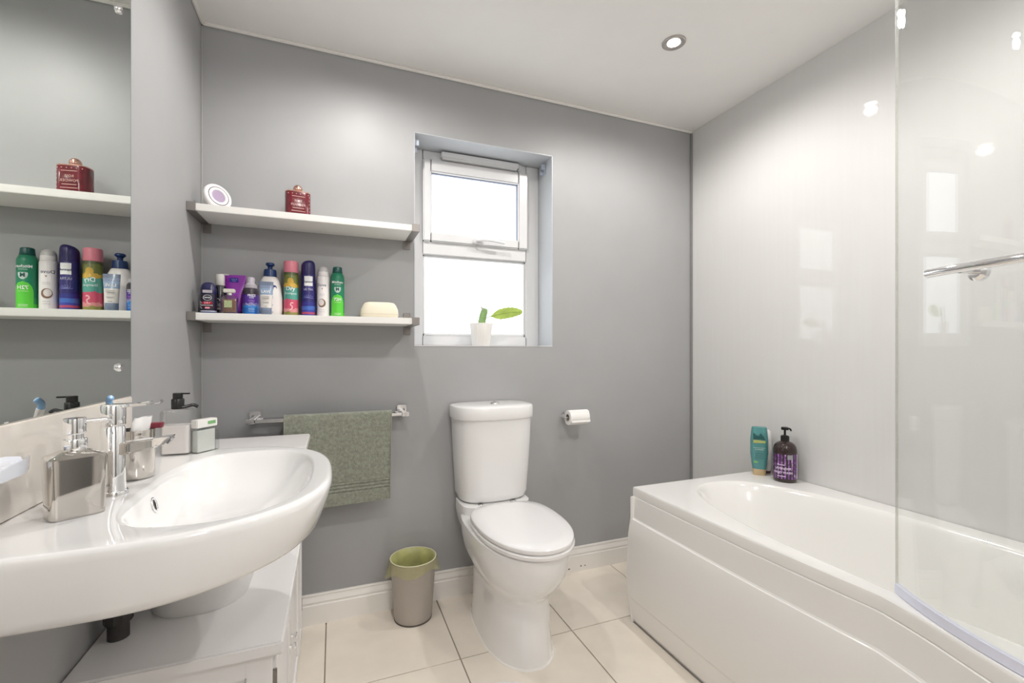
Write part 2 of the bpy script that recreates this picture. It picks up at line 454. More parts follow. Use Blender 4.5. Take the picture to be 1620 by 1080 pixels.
# ------------------------------------------------------------------ bath, panel, screen
bz = 0.552
edge = [Vector((p[0], p[1], 0)) for p in [(1.617, 1.563), (1.618, 1.3), (1.621, 1.0), (1.630, 0.78), (1.636, 0.68)]] 
edge2 = [Vector((p[0], p[1], 0)) for p in [(1.636, 0.66), (1.612, 0.56), (1.568, 0.43), (1.539, 0.31), (1.523, 0.19), (1.517, 0.09), (1.525, -0.02), (1.548, -0.138)]]
path = catmull(edge, 6) + catmull(edge2, 6)
def normals(P):
    out = []
    for i in range(len(P)):
        t = (P[min(i + 1, len(P) - 1)] - P[max(i - 1, 0)]).normalized()
        out.append(Vector((t.y, -t.x, 0)) * -1 if (Vector((t.y, -t.x, 0)).x > 0) else Vector((t.y, -t.x, 0)))
    return out
PN = normals(path)
outline = [p.copy() for p in path] + [Vector((W - .002, -0.138, 0)), Vector((W - .002, 1.563, 0))]
ctr = Vector((2.0, 0.72, 0))
N = 160
dirs = []
for i in range(N):
    a = 2 * PI * i / N
    dirs.append(Vector((0.37 * math.cos(a), 0.85 * math.sin(a), 0)))
def cast(poly, d):
    best = None
    for i in range(len(poly)):
        p, q = poly[i] - ctr, poly[(i + 1) % len(poly)] - ctr
        e_ = q - p; den = d.x * e_.y - d.y * e_.x
        if abs(den) < 1e-12: continue
        t = (p.x * e_.y - p.y * e_.x) / den; u = (p.x * d.y - p.y * d.x) / den
        if t > 0 and -1e-6 <= u <= 1 + 1e-6 and (best is None or t > best): best = t
    return best
for c_ in (path[0], Vector((W - .002, 1.563, 0)), Vector((W - .002, -0.138, 0)), path[-1], path[24], path[25]): dirs.append(c_ - ctr)
dirs.sort(key=lambda d: math.atan2(d.y, d.x))
ts = [cast(outline, d) for d in dirs]
def oring(delta, z):
    out = []
    for d, t in zip(dirs, ts):
        v = d * t; L = v.length
        out.append(tuple(ctr + v * ((L - delta) / L) + Vector((0, 0, z))))
    return out
def iring(x0, x1, y0, y1, z, n=2.6):
    out = []; cx_, cy_ = (x0 + x1) / 2, (y0 + y1) / 2
    poly = []
    for k in range(200):
        a = 2 * PI * k / 200; c_, s_ = math.cos(a), math.sin(a)
        poly.append(Vector((cx_ + (x1 - x0) / 2 * math.copysign(abs(c_) ** (2 / n), c_), cy_ + (y1 - y0) / 2 * math.copysign(abs(s_) ** (2 / (n if s_ < 0 else n * 0.86)), s_), 0)))
    for d in dirs:
        t = cast(poly, d); out.append(tuple(ctr + d * t + Vector((0, 0, z))))
    return out
bath = root('bath', 'white shower bath with a bulging near end along the right wall', 'bath', (1.98, 0.72, 0))
rings = [oring(0.006, bz - 0.040), oring(0.001, bz - 0.037), oring(0.0, bz - 0.030), oring(0.0, bz - 0.008), oring(0.0015, bz - 0.003), oring(0.005, bz), oring(0.010, bz), iring(1.676, 2.278, -0.066, 1.494, bz),
         iring(1.680, 2.274, -0.06, 1.490, bz - 0.0004), iring(1.686, 2.268, -0.054, 1.484, bz - 0.004), iring(1.694, 2.260, -0.045, 1.474, bz - 0.016),
         iring(1.722, 2.238, -0.03, 1.43, bz - 0.10), iring(1.742, 2.22, -0.01, 1.38, bz - 0.22), iring(1.775, 2.19, 0.03, 1.31, bz - 0.34),
         iring(1.83, 2.13, 0.10, 1.22, bz - 0.385), iring(1.93, 2.05, 0.5, 0.8, bz - 0.392)]
new_obj('tub', loft(rings, False, True), M_ACR, bath, world_coords=True, smooth=30)
prof_p = [(-0.006, 0.515), (0.002, 0.511), (0.007, 0.430), (0.010, 0.425), (0.0130, 0.4235), (0.0142, 0.420), (0.024, 0.36), (0.030, 0.27), (0.031, 0.20), (0.028, 0.118), (0.0265, 0.110), (0.0235, 0.107), (0.0235, 0.104), (0.0235, 0.100), (0.010, 0.016), (0.004, 0.012), (0.004, 0.0), (-0.02, 0.0), (-0.02, 0.517)]
rings = [[(p.x + n.x * o_, p.y + n.y * o_, z) for o_, z in prof_p] for p, n in zip(path, PN)]
fp = new_obj('front_panel', loft(rings), M_ACR, bath, world_coords=True, smooth=14)
new_obj('end_panel', box(1.60, W - .004, 1.548, 1.560, 0.0, 0.515, 0.003), M_ACR, bath, world_coords=True)
new_obj('waste_grate', lathe([(0.03, 0), (0.03, 0.004), (0.02, 0.006)], 24, cx=1.98, cy=0.3), M_CHROME, bath, world_coords=True).location.z += bz - 0.392
new_obj('overflow_plate', lathe([(0.03, 0), (0.03, 0.006), (0.022, 0.01)], 24), M_CHROME, bath).matrix_local = Matrix.Translation((0.0, -0.70, 0.43)) @ Matrix.Rotation(-PI / 2, 4, 'X')
# dark grey strip standing in for the floor-level shadow under the panel
new_obj('plinth_shadow', loft([[(p.x + n.x * o_, p.y + n.y * o_, z) for o_, z in ((0.002, 0), (0.0085, 0), (0.0085, 0.004), (0.002, 0.004))] for p, n in zip(path, PN)]), mat('plinth_shadow_grey', (0.22, 0.21, 0.2), 0.7), bath, world_coords=True)

scr = root('shower_screen', 'curved frameless glass shower screen standing on the bath rim', 'shower screen', (1.60, 0.3, bz))
sp_ = [Vector((1.684, 0.654, 0))]; th_ = math.radians(34)
while sp_[-1].y > -0.125:
    sp_.append(sp_[-1] - Vector((math.sin(th_), math.cos(th_), 0)) * 0.015); th_ -= 1.4 * 0.015
SN = normals(sp_)
def ribbon(P, Nn, o0, o1, z0, z1, bev=0.0):
    rings = [[(p.x + n.x * o0, p.y + n.y * o0, z0), (p.x + n.x * o1, p.y + n.y * o1, z0), (p.x + n.x * o1, p.y + n.y * o1, z1), (p.x + n.x * o0, p.y + n.y * o0, z1)] for p, n in zip(P, Nn)]
    return loft(rings)
new_obj('glass_pane', ribbon(sp_, SN, -0.003, 0.003, bz + 0.016, 1.99), glass_thin('shower_glass', (0.98, 0.988, 0.984), 1.0), scr, world_coords=True, smooth=30)
new_obj('bottom_seal', ribbon(sp_, SN, -0.005, 0.005, bz + 0.0015, bz + 0.022), mat('clear_seal', (0.78, 0.80, 0.93), 0.25), scr, world_coords=True, smooth=30)
new_obj('glass_edge', ribbon([sp_[0] + (sp_[0] - sp_[1]) * 0.05, sp_[0]], SN[:2], -0.003, 0.003, bz + 0.016, 1.99), film('edge_film', (0.70, 0.72, 0.73), 0.28), scr, world_coords=True, smooth=0)  # pale see-through strip along the free edge of the glass
rp = [p + n * 0.045 for p, n in zip(sp_, SN)]
rz_ = 1.268
rail = new_obj('towel_bar', tube([(p.x, p.y, rz_) for p in rp[10:48]], 0.0085, 14), M_CHROME, scr, world_coords=True)
for k in (14, 44):
    p, n = sp_[k], SN[k]; t_ = Vector((n.y, -n.x, 0))
    bm = tube([tuple(p + n * 0.003 + Vector((0, 0, rz_ - 0.004))), tuple(p + n * 0.045 + Vector((0, 0, rz_ - 0.004)))], 0.006, 12)
    q = p - n * 0.0
    bm2 = tube([tuple(p + n * 0.0035 + Vector((0, 0, rz_ - 0.006))), tuple(p + n * 0.012 + Vector((0, 0, rz_ - 0.006))), tuple(p + n * 0.017 + Vector((0, 0, rz_ - 0.006)))], 0.017, 20, rad=[0.0175, 0.0175, 0.012])
    ob = new_obj('bar_mount', join(bm, bm2), M_CHROME, scr, world_coords=True)

# ------------------------------------------------------------------ toilet
TX = 1.125
t = root('toilet', 'white close coupled toilet with lid down beneath the window', 'toilet', (TX, 1.70, 0))
def tr_(z, hw, yf, yb, nf=2.2, nb=3.5, cy=1.68, N_=56): return sring(TX, cy, hw, cy - yf, yb - cy, z, nf, nb, N_)
rings = [tr_(0.0, 0.125, 1.447, 1.93), tr_(0.006, 0.129, 1.443, 1.932), tr_(0.02, 0.127, 1.446, 1.93), tr_(0.08, 0.122, 1.452, 1.93), tr_(0.15, 0.119, 1.457, 1.93), tr_(0.205, 0.118, 1.460, 1.93),
         tr_(0.225, 0.120, 1.456, 1.93), tr_(0.242, 0.128, 1.440, 1.93), tr_(0.262, 0.141, 1.416, 1.93), tr_(0.29, 0.155, 1.388, 1.935), tr_(0.325, 0.166, 1.364, 1.94), tr_(0.365, 0.172, 1.350, 1.95), tr_(0.405, 0.174, 1.345, 1.955), tr_(0.418, 0.173, 1.346, 1.955), tr_(0.422, 0.168, 1.352, 1.95)]
pan = new_obj('pan', loft(rings), M_CER, t, world_coords=True, smooth=40)
new_obj('floor_sealant', loft([tr_(0.0, 0.133, 1.436, 1.935), tr_(0.004, 0.131, 1.438, 1.934), tr_(0.007, 0.125, 1.446, 1.93)], False, False), mat('white_sealant', (0.85, 0.83, 0.80), 0.3), t, world_coords=True)
# shelf at the back of the pan that carries the cistern
rings = [sring(TX, 1.93, 0.10, 0.06, 0.07, 0.25, 4, 6), sring(TX, 1.92, 0.145, 0.10, 0.085, 0.36, 4, 6), sring(TX, 1.92, 0.156, 0.11, 0.088, 0.42, 4, 6), sring(TX, 1.92, 0.154, 0.108, 0.088, 0.455, 4, 6)]
new_obj('cistern_platform', loft(rings), M_CER, t, world_coords=True, smooth=40)
def seat_ring(z, k=0.0): return sring(TX + 0.009, 1.63, 0.175 - k, 0.297 - k, 0.212 - k, z, 2.15, 2.9, 64)
st = new_obj('seat', loft([seat_ring(0.4235, 0.006), seat_ring(0.426, 0.001), seat_ring(0.437, 0.0), seat_ring(0.441, 0.005)]), M_SEAT, t, world_coords=True, smooth=40)
ld_ = new_obj('lid', loft([seat_ring(0.4435, 0.009), seat_ring(0.445, 0.004), seat_ring(0.451, 0.002), seat_ring(0.458, 0.004), seat_ring(0.463, 0.012), seat_ring(0.4665, 0.05), seat_ring(0.468, 0.12)]), M_SEAT, t, world_coords=True, smooth=40)
for s in (-1, 1):
    new_obj('hinge', lathe([(0.012, 0.0), (0.012, 0.03), (0.010, 0.034)], 16, cx=TX + s * 0.075, cy=1.855), M_CHROME, t, world_coords=True).location.z += 0.424
def cist(z, hw, yf, nf=2.9): return sring(TX + 0.006, 1.955, hw, 1.955 - yf, 0.054, z, nf, 9, 64)
rings = [cist(0.452, 0.115, 1.885), cist(0.456, 0.140, 1.862), cist(0.466, 0.153, 1.848), cist(0.49, 0.1595, 1.840), cist(0.60, 0.1665, 1.829), cist(0.72, 0.173, 1.820), cist(0.816, 0.177, 1.815)]
new_obj('cistern', loft(rings), M_CER, t, world_coords=True, smooth=40)
rings = [cist(0.8165, 0.180, 1.812), cist(0.819, 0.1835, 1.808), cist(0.824, 0.1845, 1.806), cist(0.864, 0.1845, 1.806), cist(0.871, 0.182, 1.809), cist(0.875, 0.174, 1.817), cist(0.878, 0.145, 1.85), cist(0.879, 0.08, 1.90)]
lid = new_obj('cistern_lid', loft(rings), M_CER, t, world_coords=True, smooth=40)
bt = new_obj('flush_button', lathe([(0.020, 0), (0.0195, 0.004), (0.017, 0.0075), (0.0, 0.0085)][:3], 28), M_CHROME, lid)
bt.location = (0.006, 1.905 - 1.70, 0.8785)
new_obj('button_split', box(-0.0008, 0.0008, -0.017, 0.017, 0.0072, 0.0080), M_DARK, lid, smooth=0).location = (0.006, 1.905 - 1.70, 0.8785)

# ------------------------------------------------------------------ toilet roll and holder
hr = root('toilet_roll_holder', 'small metal wall holder behind the toilet roll', 'roll holder', (1.575, D, 0.83))
new_obj('wall_plate', box(1.530, 1.555, D - 0.010, D, 0.775, 0.810, 0.002), M_CHROME, hr, world_coords=True)
new_obj('arm', tube([(1.540, D - 0.008, 0.79), (1.535, D - 0.016, 0.79), (1.512, D - 0.022, 0.79), (1.510, D - 0.062, 0.79), (1.516, D - 0.068, 0.788), (1.628, D - 0.068, 0.788)], 0.004, 10), M_CHROME, hr, world_coords=True)
rr_ = root('toilet_roll', 'white toilet roll with a loose sheet on the grey wall', 'toilet roll', (1.575, D - 0.068, 0.752))
Ry = Matrix.Translation((1.522, D - 0.068, 0.788)) @ Matrix.Rotation(PI / 2, 4, 'Y')
M_PAP = mat('tissue', (0.86, 0.85, 0.83), 0.9, bump=0.25, bscale=140)
bm = lathe([(0.017, 0), (0.034, 0), (0.036, 0.002), (0.036, 0.103), (0.034, 0.105), (0.017, 0.105), (0.017, 0)], 32, False)
bmesh.ops.transform(bm, matrix=Ry, verts=bm.verts)
new_obj('paper', bm, M_PAP, rr_, world_coords=True)
bm = lathe([(0.0162, 0.001), (0.0172, 0.0005), (0.0172, 0.1045), (0.0162, 0.104), (0.0162, 0.001)], 24, False)
bmesh.ops.transform(bm, matrix=Ry, verts=bm.verts)
new_obj('card_core', bm, mat('brown_card', (0.35, 0.28, 0.22), 0.9), rr_, world_coords=True)
rings = []
for k in range(9):
    a = math.radians(95 + 55 * k / 8) if k < 6 else None
    if a is not None: y_, z_ = D - 0.068 + 0.0368 * math.cos(a), 0.788 + 0.0368 * math.sin(a)
    else:
        y_ -= 0.004; z_ -= 0.016
    rings.append([(1.526, y_, z_), (1.628, y_, z_), (1.628, y_ - 0.0012, z_ - 0.0004), (1.526, y_ - 0.0012, z_ - 0.0004)])
new_obj('loose_sheet', loft(rings), M_PAP, rr_, world_coords=True)

# ------------------------------------------------------------------ waste bin with liner
BX, BY = 0.775, 1.920
bn = root('waste_bin', 'grey plastic pedal-less waste bin on the floor left of the toilet', 'waste bin', (BX, BY, 0))
bn['label'] = 'small grey plastic waste bin on the floor left of the toilet'
new_obj('body', lathe([(0.060, 0.003), (0.073, 0.0), (0.076, 0.004), (0.079, 0.03), (0.0925, 0.238), (0.094, 0.241), (0.0945, 0.246), (0.092, 0.248), (0.0905, 0.245), (0.075, 0.02), (0.05, 0.015)], 48), mat('bin_grey', (0.42, 0.385, 0.345), 0.42), bn)
new_obj('foot_ring', lathe([(0.072, 0.0), (0.0765, 0.0), (0.0775, 0.006), (0.072, 0.006)], 48), mat('bin_shadow', (0.10, 0.09, 0.08), 0.6), bn)  # foot ring in a darkened bin colour, shade put into it
ln = root('bin_liner', 'yellow-green plastic liner folded over the rim of the waste bin', 'bin liner', (BX, BY, 0.05))
m_liner = mat('liner_plastic', (0.66, 0.66, 0.28), 0.3, trans=0.35, vary=0.25, vscale=14)
def liner(prof, amp, seg=72):
    rings = []
    for k, (r_, z_) in enumerate(prof):
        rg = []
        for i in range(seg):
            a = 2 * PI * i / seg
            f = amp[k]
            w_ = noise.noise(Vector((math.cos(a) * 4, math.sin(a) * 4, k * 0.7)))
            w2 = noise.noise(Vector((math.cos(a) * 9, math.sin(a) * 9, 5 + k * 0.5)))
            rg.append(((r_ + f * (w_ * 0.6 + w2 * 0.5)) * math.cos(a), (r_ + f * (w_ * 0.6 + w2 * 0.5)) * math.sin(a), z_ + f * 0.8 * w2))
        rings.append(rg)
    return rings
lin_in = liner([(0.0925, 0.2505), (0.086, 0.246), (0.080, 0.215), (0.074, 0.16), (0.066, 0.10), (0.05, 0.05)], [0.001, 0.001, 0.008, 0.016, 0.016, 0.01])
bm = loft(lin_in, False, True)
new_obj('inside_film', bm, m_liner, ln, smooth=60).location = (0, 0, -0.05)
# outside skirt, longer on the left with loose corners
rings = []
for k in range(6):
    rg = []
    for i in range(72):
        a = 2 * PI * i / 72
        tt = k / 5
        bL = max(0, math.cos(a - math.radians(178))) ** 10; bR = max(0, math.cos(a - math.radians(-10))) ** 14
        drop = 0.042 + 0.010 * math.sin(3 * a + 1) + 0.040 * bL + 0.022 * bR
        out_ = 0.0945 + 0.0022 - 0.0035 * tt + (0.024 * bL + 0.024 * bR) * tt ** 1.4
        w_ = noise.noise(Vector((math.cos(a) * 7, math.sin(a) * 7, k * 0.5))) * 0.003 * tt
        if math.sin(a) > 0.3: out_ = min(out_ + w_, 0.0955)
        else: out_ += abs(w_)
        rg.append((out_ * math.cos(a), out_ * math.sin(a), 0.2505 - drop * tt))
    rings.append(rg)
new_obj('folded_skirt', loft(rings, False, False), film('liner_film', (0.66, 0.64, 0.30), 0.30), ln, smooth=60).location = (0, 0, -0.05)
new_obj('rim_roll', tube([(0.0935 * math.cos(2 * PI * i / 48), 0.0935 * math.sin(2 * PI * i / 48), 0.2015) for i in range(49)], 0.0022, 8, False), mat('liner_pale', (0.72, 0.70, 0.50), 0.35), ln, smooth=60)

# ------------------------------------------------------------------ towel rail and towel
tr = root('towel_rail', 'chrome double towel rail with square wall mounts on the back wall', 'towel rail', (0.46, D, 0.85))
FYR, BYR = 1.945, 1.985
for x in (0.180, 0.740):
    mt = new_obj('wall_mount', box(x - 0.020, x + 0.020, D - 0.012, D, 0.835, 0.878, 0.003), M_CHROME, tr, world_coords=True)
    new_obj('mount_arm', box(x - 0.009, x + 0.009, FYR - 0.008, D - 0.010, 0.838, 0.856, 0.002), M_CHROME, tr, world_coords=True)
new_obj('bar', box(0.172, 0.748, FYR - 0.006, FYR + 0.006, 0.841, 0.853, 0.0015), M_CHROME, tr, world_coords=True)
new_obj('bar', box(0.182, 0.738, BYR - 0.005, BYR + 0.005, 0.846, 0.856, 0.0015), M_CHROME, tr, world_coords=True)
for x in (0.167, 0.753): new_obj('end_cap', box(x - 0.008, x + 0.008, FYR - 0.0095, FYR + 0.0095, 0.8375, 0.8565, 0.002), M_CHROME, tr, world_coords=True)

tw = root('hand_towel', 'sage green terry towel with ribbed border hanging on the chrome rail', 'towel', (0.485, FYR, 0.86))
sec = []                                                   # (y,z) section: front hem up over the bar and down behind
SZ = [0.497 + 0.0125 * k / 3 for k in range(12)] + [0.547 + 0.0405 * k / 24 for k in range(25)] + [0.5875 + (0.853 - 0.5875) * k / 30 for k in range(1, 30)]
NF = len(SZ)
for z_ in SZ: sec.append((FYR - 0.0135, z_))
for k in range(9):
    a = PI - PI * k / 8; sec.append((FYR + 0.0135 * math.cos(a), 0.853 + 0.0085 * math.sin(a)))
for k in range(1, 36): sec.append((FYR + 0.0135, 0.853 - (0.853 - 0.58) * k / 35))
NX = 60
def tow(off):
    V = []
    for i in range(NX + 1):
        u = i / NX; col_ = []
        for k, (y, z) in enumerate(sec):
            front = k < NF + 4
            x = 0.287 + (0.689 - 0.287) * u - 0.006 * (0.853 - z) / 0.36 * (u)
            dn = noise.noise(Vector((x * 9, z * 7, 3))) * 0.004 + noise.noise(Vector((x * 110, z * 110, 9))) * 0.0022
            rib = 0
            if front:
                zz = z - 0.497
                q_ = ((zz - 0.050) / 0.0135) % 1; rib = (0.0045 * math.sin(PI * q_) - 0.004) if 0.050 < zz < 0.0905 else 0
            z2 = z + (0.012 * u - 0.004) * max(0, (0.853 - z) / 0.36) if front else z
            sgn = -1 if k < NF + 4 else 1
            if NF <= k < NF + 9: col_.append((x, y + (y - FYR) / 0.0135 * (off), z2 + off * 0.9))
            else: col_.append((x, y + sgn * (off + (dn + rib if off > 0.002 else dn * 0.6)), z2))
        V.append(col_)
    return V
A, B_ = tow(0.006), tow(0.0)
bm = bmesh.new()
va = [[bm.verts.new(p) for p in c_] for c_ in A]; vb = [[bm.verts.new(p) for p in c_] for c_ in B_]
K = len(sec)
for i in range(NX):
    for k in range(K - 1):
        bm.faces.new((va[i][k], va[i + 1][k], va[i + 1][k + 1], va[i][k + 1]))
        bm.faces.new((vb[i][k], vb[i][k + 1], vb[i + 1][k + 1], vb[i + 1][k]))
    for k in (0, K - 1): bm.faces.new((va[i][k], vb[i][k], vb[i + 1][k], va[i + 1][k]))
for k in range(K - 1):
    for i in (0, NX): bm.faces.new((va[i][k], va[i][k + 1], vb[i][k + 1], vb[i][k]))
M_TOWEL = mat('sage_terry', (0.285, 0.30, 0.24), 0.95, vary=0.22, vscale=90, bump=1.0, bscale=300, sheen=0.3, bdist=0.006)
cl = new_obj('terry_cloth', bm, M_TOWEL, tw, world_coords=True, smooth=50)
for x in (0.2885, 0.687):
    bm = tube([(x, FYR - 0.0205, 0.50 + 0.35 * k / 12) if x < 0.4 else (x - 0.006 * (1 - k / 12.0), FYR - 0.0205, 0.507 + 0.345 * k / 12) for k in range(13)], 0.0018, 8)
    new_obj('selvedge', bm, mat('sage_edge', (0.30, 0.31, 0.24), 0.9), tw, world_coords=True)

# ------------------------------------------------------------------ wall shelves
def shelf(zt, label):
    r = root('wall_shelf', label, 'shelf', (0.392, 1.927, zt - 0.025), 0, 'white wall shelves on the back wall')
    zb = zt - 0.025
    new_obj('board', box(0.024, 0.759, 1.835, D - 0.002, zb, zt, 0.0015), M_SHELF, r, world_coords=True)
    for (x0, x1, pc) in ((0.001, 0.027, 0.045), (0.757, 0.786, 0.757 + 0.006)):
        bm = bmesh.new()
        xa, xb = x0, x1
        b_ = 0.0025
        box(xa, xb, 1.8325, D - 0.004, zb - b_, zb, 0.0006, 1, bm=bm)
        box(xa, xb, 1.8325, D - 0.004, zt, zt + b_, 0.0006, 1, bm=bm)
        box(xa, xb, 1.8305, 1.8335, zb - b_, zt + b_, 0.0006, 1, bm=bm)
        ox = xa if x0 < 0.1 else xb - 0.002
        box(ox, ox + 0.002, 1.8325, D - 0.004, zb, zt, bm=bm)
        bk = new_obj('bracket', bm, M_BRUSH, r, world_coords=True)
        px0, px1 = (0.004, 0.034) if x0 < 0.1 else (0.748, 0.778)
        pl = new_obj('fixing_plate', box(px0, px1, D - 0.004, D, zb - 0.036, zb, 0.001, 1), M_BRUSH, bk)
        pl2 = new_obj('fixing_plate', box(px0, px1, D - 0.004, D, zt, zt + 0.032, 0.001, 1), M_BRUSH, bk)
        sc = new_obj('screw_head', lathe([(0.005, 0), (0.005, 0.0015), (0.003, 0.0022)], 14), mat('screw', (0.32, 0.30, 0.28), 0.4, 0.9), bk)
        sc2 = new_obj('screw_head', lathe([(0.005, 0), (0.005, 0.0015), (0.003, 0.0022)], 14), mat('screw', 0, 0), bk)
        for s_, zz in ((sc, zb - 0.022), (sc2, zt + 0.019)):
            s_.matrix_local = Matrix.Translation(((px0 + px1) / 2, D - 0.004, zz)) @ Matrix.Rotation(PI / 2, 4, 'X')
        for s_ in (pl, pl2, sc, sc2):                      # placed in room coordinates: bring under the bracket
            s_.matrix_local = Matrix.Translation(-r.location) @ s_.matrix_local
    return r
US, LS = 1.618, 1.2445
shelf(US, 'upper white wall shelf holding the red jar and the round disc')
shelf(LS, 'lower white wall shelf crowded with cans and bottles')

# ------------------------------------------------------------------ things on the upper shelf
r = root('round_photo_disc', 'round white disc with a lilac mirrored centre leaning on the upper shelf', 'disc', (0.068, 1.92, US), 0)
tilt = Matrix.Translation((0, 0, 0.0475)) @ Matrix.Rotation(math.radians(40), 4, 'Z') @ Matrix.Rotation(math.radians(76), 4, 'X')
def disc_part(name, prof_, m_):
    bm = lathe(prof_, 48); bmesh.ops.transform(bm, matrix=tilt, verts=bm.verts); return new_obj(name, bm, m_, r)
disc_part('rim', [(0.044, 0), (0.0475, 0.004), (0.0475, 0.014), (0.044, 0.018), (0.036, 0.019), (0.034, 0.016)], mat('disc_white', (0.82, 0.80, 0.79), 0.35))
disc_part('ring_groove', [(0.0335, 0.0155), (0.0352, 0.0185), (0.0342, 0.0192), (0.0325, 0.0165)], mat('disc_groove', (0.25, 0.22, 0.25), 0.4))
disc_part('inner_ring', [(0.033, 0.016), (0.0325, 0.0195), (0.024, 0.0195), (0.0225, 0.017)], mat('disc_white', 0, 0))
disc_part('lilac_centre', [(0.0225, 0.0165), (0.0225, 0.0178), (0.018, 0.0182)], mat('lilac_mirror', (0.72, 0.58, 0.80), 0.12, 0.7))

r = root('red_candle_jar', 'dark red patterned jar with rose gold domed stopper on the upper shelf', 'jar', (0.337, 1.915, US), math.radians(8))
m_red = mat('deep_red_glass', (0.135, 0.012, 0.020), 0.22, vary=0.25, vscale=30, coat=0.4)
m_rose = mat('rose_gold', (0.72, 0.42, 0.34), 0.22, 1.0)
hx, hy, rc = 0.044, 0.030, 0.022
new_obj('jar_body', loft([rrect(0, 0, hx - 0.002, hy - 0.002, rc, 0.0), rrect(0, 0, hx, hy, rc, 0.003), rrect(0, 0, hx, hy, rc, 0.092), rrect(0, 0, hx - 0.0015, hy - 0.0015, rc, 0.095)]), m_red, r)
new_obj('metal_lid', loft([rrect(0, 0, hx - 0.001, hy - 0.001, rc, 0.0952), rrect(0, 0, hx, hy, rc, 0.0965), rrect(0, 0, hx - 0.001, hy - 0.001, rc, 0.0985), rrect(0, 0, 0.018, 0.018, 0.016, 0.1015), rrect(0, 0, 0.0165, 0.0165, 0.0155, 0.104)]), m_rose, r)
bm = bmesh.new(); bmesh.ops.create_uvsphere(bm, u_segments=24, v_segments=12, radius=0.0165)
new_obj('stopper', bm, m_rose, r, smooth=80).location = (0, 0, 0.112)
m_pink = mat('pink_gold_print', (0.70, 0.42, 0.38), 0.5)
for s_, z_, sz in (('ROSE', 0.060, 0.011), ('POWDER', 0.045, 0.012)):
    print_flat(r, s_, sz, 0, z_, -hy - 0.0005, m_pink)
for z_, w_ in ((0.076, 0.022), (0.032, 0.02), (0.021, 0.024)):
    new_obj('fine_print_line', box(-w_, w_, -hy - 0.0006, -hy - 0.0001, z_, z_ + 0.0018), m_pink, r, smooth=0)
bm = bmesh.new()
for k in range(6):
    x_ = -0.034 + 0.0136 * k
    yy = -hy - 0.0004 if abs(x_) < 0.022 else -hy + 0.0035
    join(bm, lathe([(0.0016, -0.0006), (0.0016, 0.0006)], 6), Matrix.Translation((x_, yy, 0.0865)) @ Matrix.Rotation(PI / 2, 4, 'X'))
for k in range(6):
    join(bm, lathe([(0.0014, -0.0006), (0.0014, 0.0006)], 6), Matrix.Translation((0.0377, -hy + 0.0065, 0.012 + 0.0135 * k)) @ Matrix.Rotation(PI / 2, 4, 'X') @ Matrix.Rotation(math.radians(45), 4, 'Y'))
new_obj('dot_pattern', bm, m_pink, r, smooth=0)

# ------------------------------------------------------------------ things on the lower shelf
GL = 'toiletries on the lower shelf'
WHT = mat('print_white', (0.82, 0.82, 0.82), 0.5); NAVY = mat('print_navy', (0.02, 0.02, 0.10), 0.5)
YC = 1.962
def can(name, label, x, y, rad, prof_, m_, rz=0.0, cat='spray can'):
    r = root(name, label, cat, (x, y, LS), rz, GL)
    new_obj('can_body', lathe(prof_, 36), m_, r, smooth=40)
    return r
# pink capped dry shampoo
m_trop = bands('tropical_label', [(0, '#8c8a48'), (0.030, '#d98f8e'), (0.042, '#c9506a'), (0.078, '#4f9a8c'), (0.125, '#c9a23c'), (0.140, '#6d7436'), (0.172, '#4d5530')], wav=0.022)
r = can('dry_shampoo_can', 'spray can with pink cap and tropical flamingo print', 0.310, YC, 0.0265, [(0.022, 0), (0.0262, 0.002), (0.0265, 0.006), (0.0265, 0.168), (0.025, 0.174)], m_trop)
new_obj('pink_cap', lathe([(0.0255, 0.172), (0.026, 0.174), (0.026, 0.212), (0.024, 0.216), (0.0, 0.2165)][:4], 36), mat('pink_plastic', (0.72, 0.23, 0.29), 0.35), r)
print_round(r, 'Dry', 0.021, 0.0265, 0.108, WHT, bold=0.0003); print_round(r, 'Shampoo', 0.0125, 0.0265, 0.090, WHT)
pts = catmull([(-0.004, 0.026, 0), (0.004, 0.03, 0), (0.006, 0.040, 0), (0.0, 0.046, 0), (0.004, 0.054, 0), (0.010, 0.052, 0)], 6)
bm = tube([(p.x, 0, p.y) for p in pts], 0.0022, 8)
for v in bm.verts:
    a = v.co.x / 0.0265; rr2 = 0.0265 + 0.0004 + v.co.y * 0.05
    v.co = Vector((rr2 * math.sin(a), -rr2 * math.cos(a), v.co.z))
new_obj('flamingo_print', bm, mat('flamingo_pink', (0.80, 0.45, 0.45), 0.5), r)
patch_round(r, 'yellow_flower_print', 0.0265, arch(0.128, 0.150, 0.011, 0.012), mat('print_yellow', (0.60, 0.38, 0.06), 0.5))
# navy hairspray
r = can('hairspray_can', 'navy blue hairspray can with slanted cap', 0.3715, YC, 0.0255, [(0.021, 0), (0.0252, 0.002), (0.0255, 0.006), (0.0255, 0.165), (0.0250, 0.167)], bands('navy_label', [(0, '#2b3a96'), (0.014, '#b04a66'), (0.022, '#3a3f9e'), (0.030, '#3f66b4'), (0.045, '#2a2a80'), (0.060, '#241d66')], wav=0.004))
bm = lathe([(0.0256, 0.166), (0.0258, 0.190), (0.0255, 0.204), (0.0235, 0.212), (0.019, 0.217)], 36)
for v in bm.verts:
    if v.co.z > 0.18: v.co.z += (v.co.x * 0.16 + v.co.y * -0.25) * (v.co.z - 0.18) / 0.037
new_obj('slanted_cap', bm, mat('navy_cap', '#231b55', 0.3), r, smooth=45)
patch_round(r, 'white_label_panel', 0.0255, [(0.122, -0.014, 0.018), (0.160, -0.014, 0.018)], WHT)
print_round(r, 'Supersoft', 0.0095, 0.0259, 0.138, NAVY, ang=0.07, bold=0.0002); print_round(r, '.', 0.012, 0.0259, 0.154, NAVY, ang=0.1)
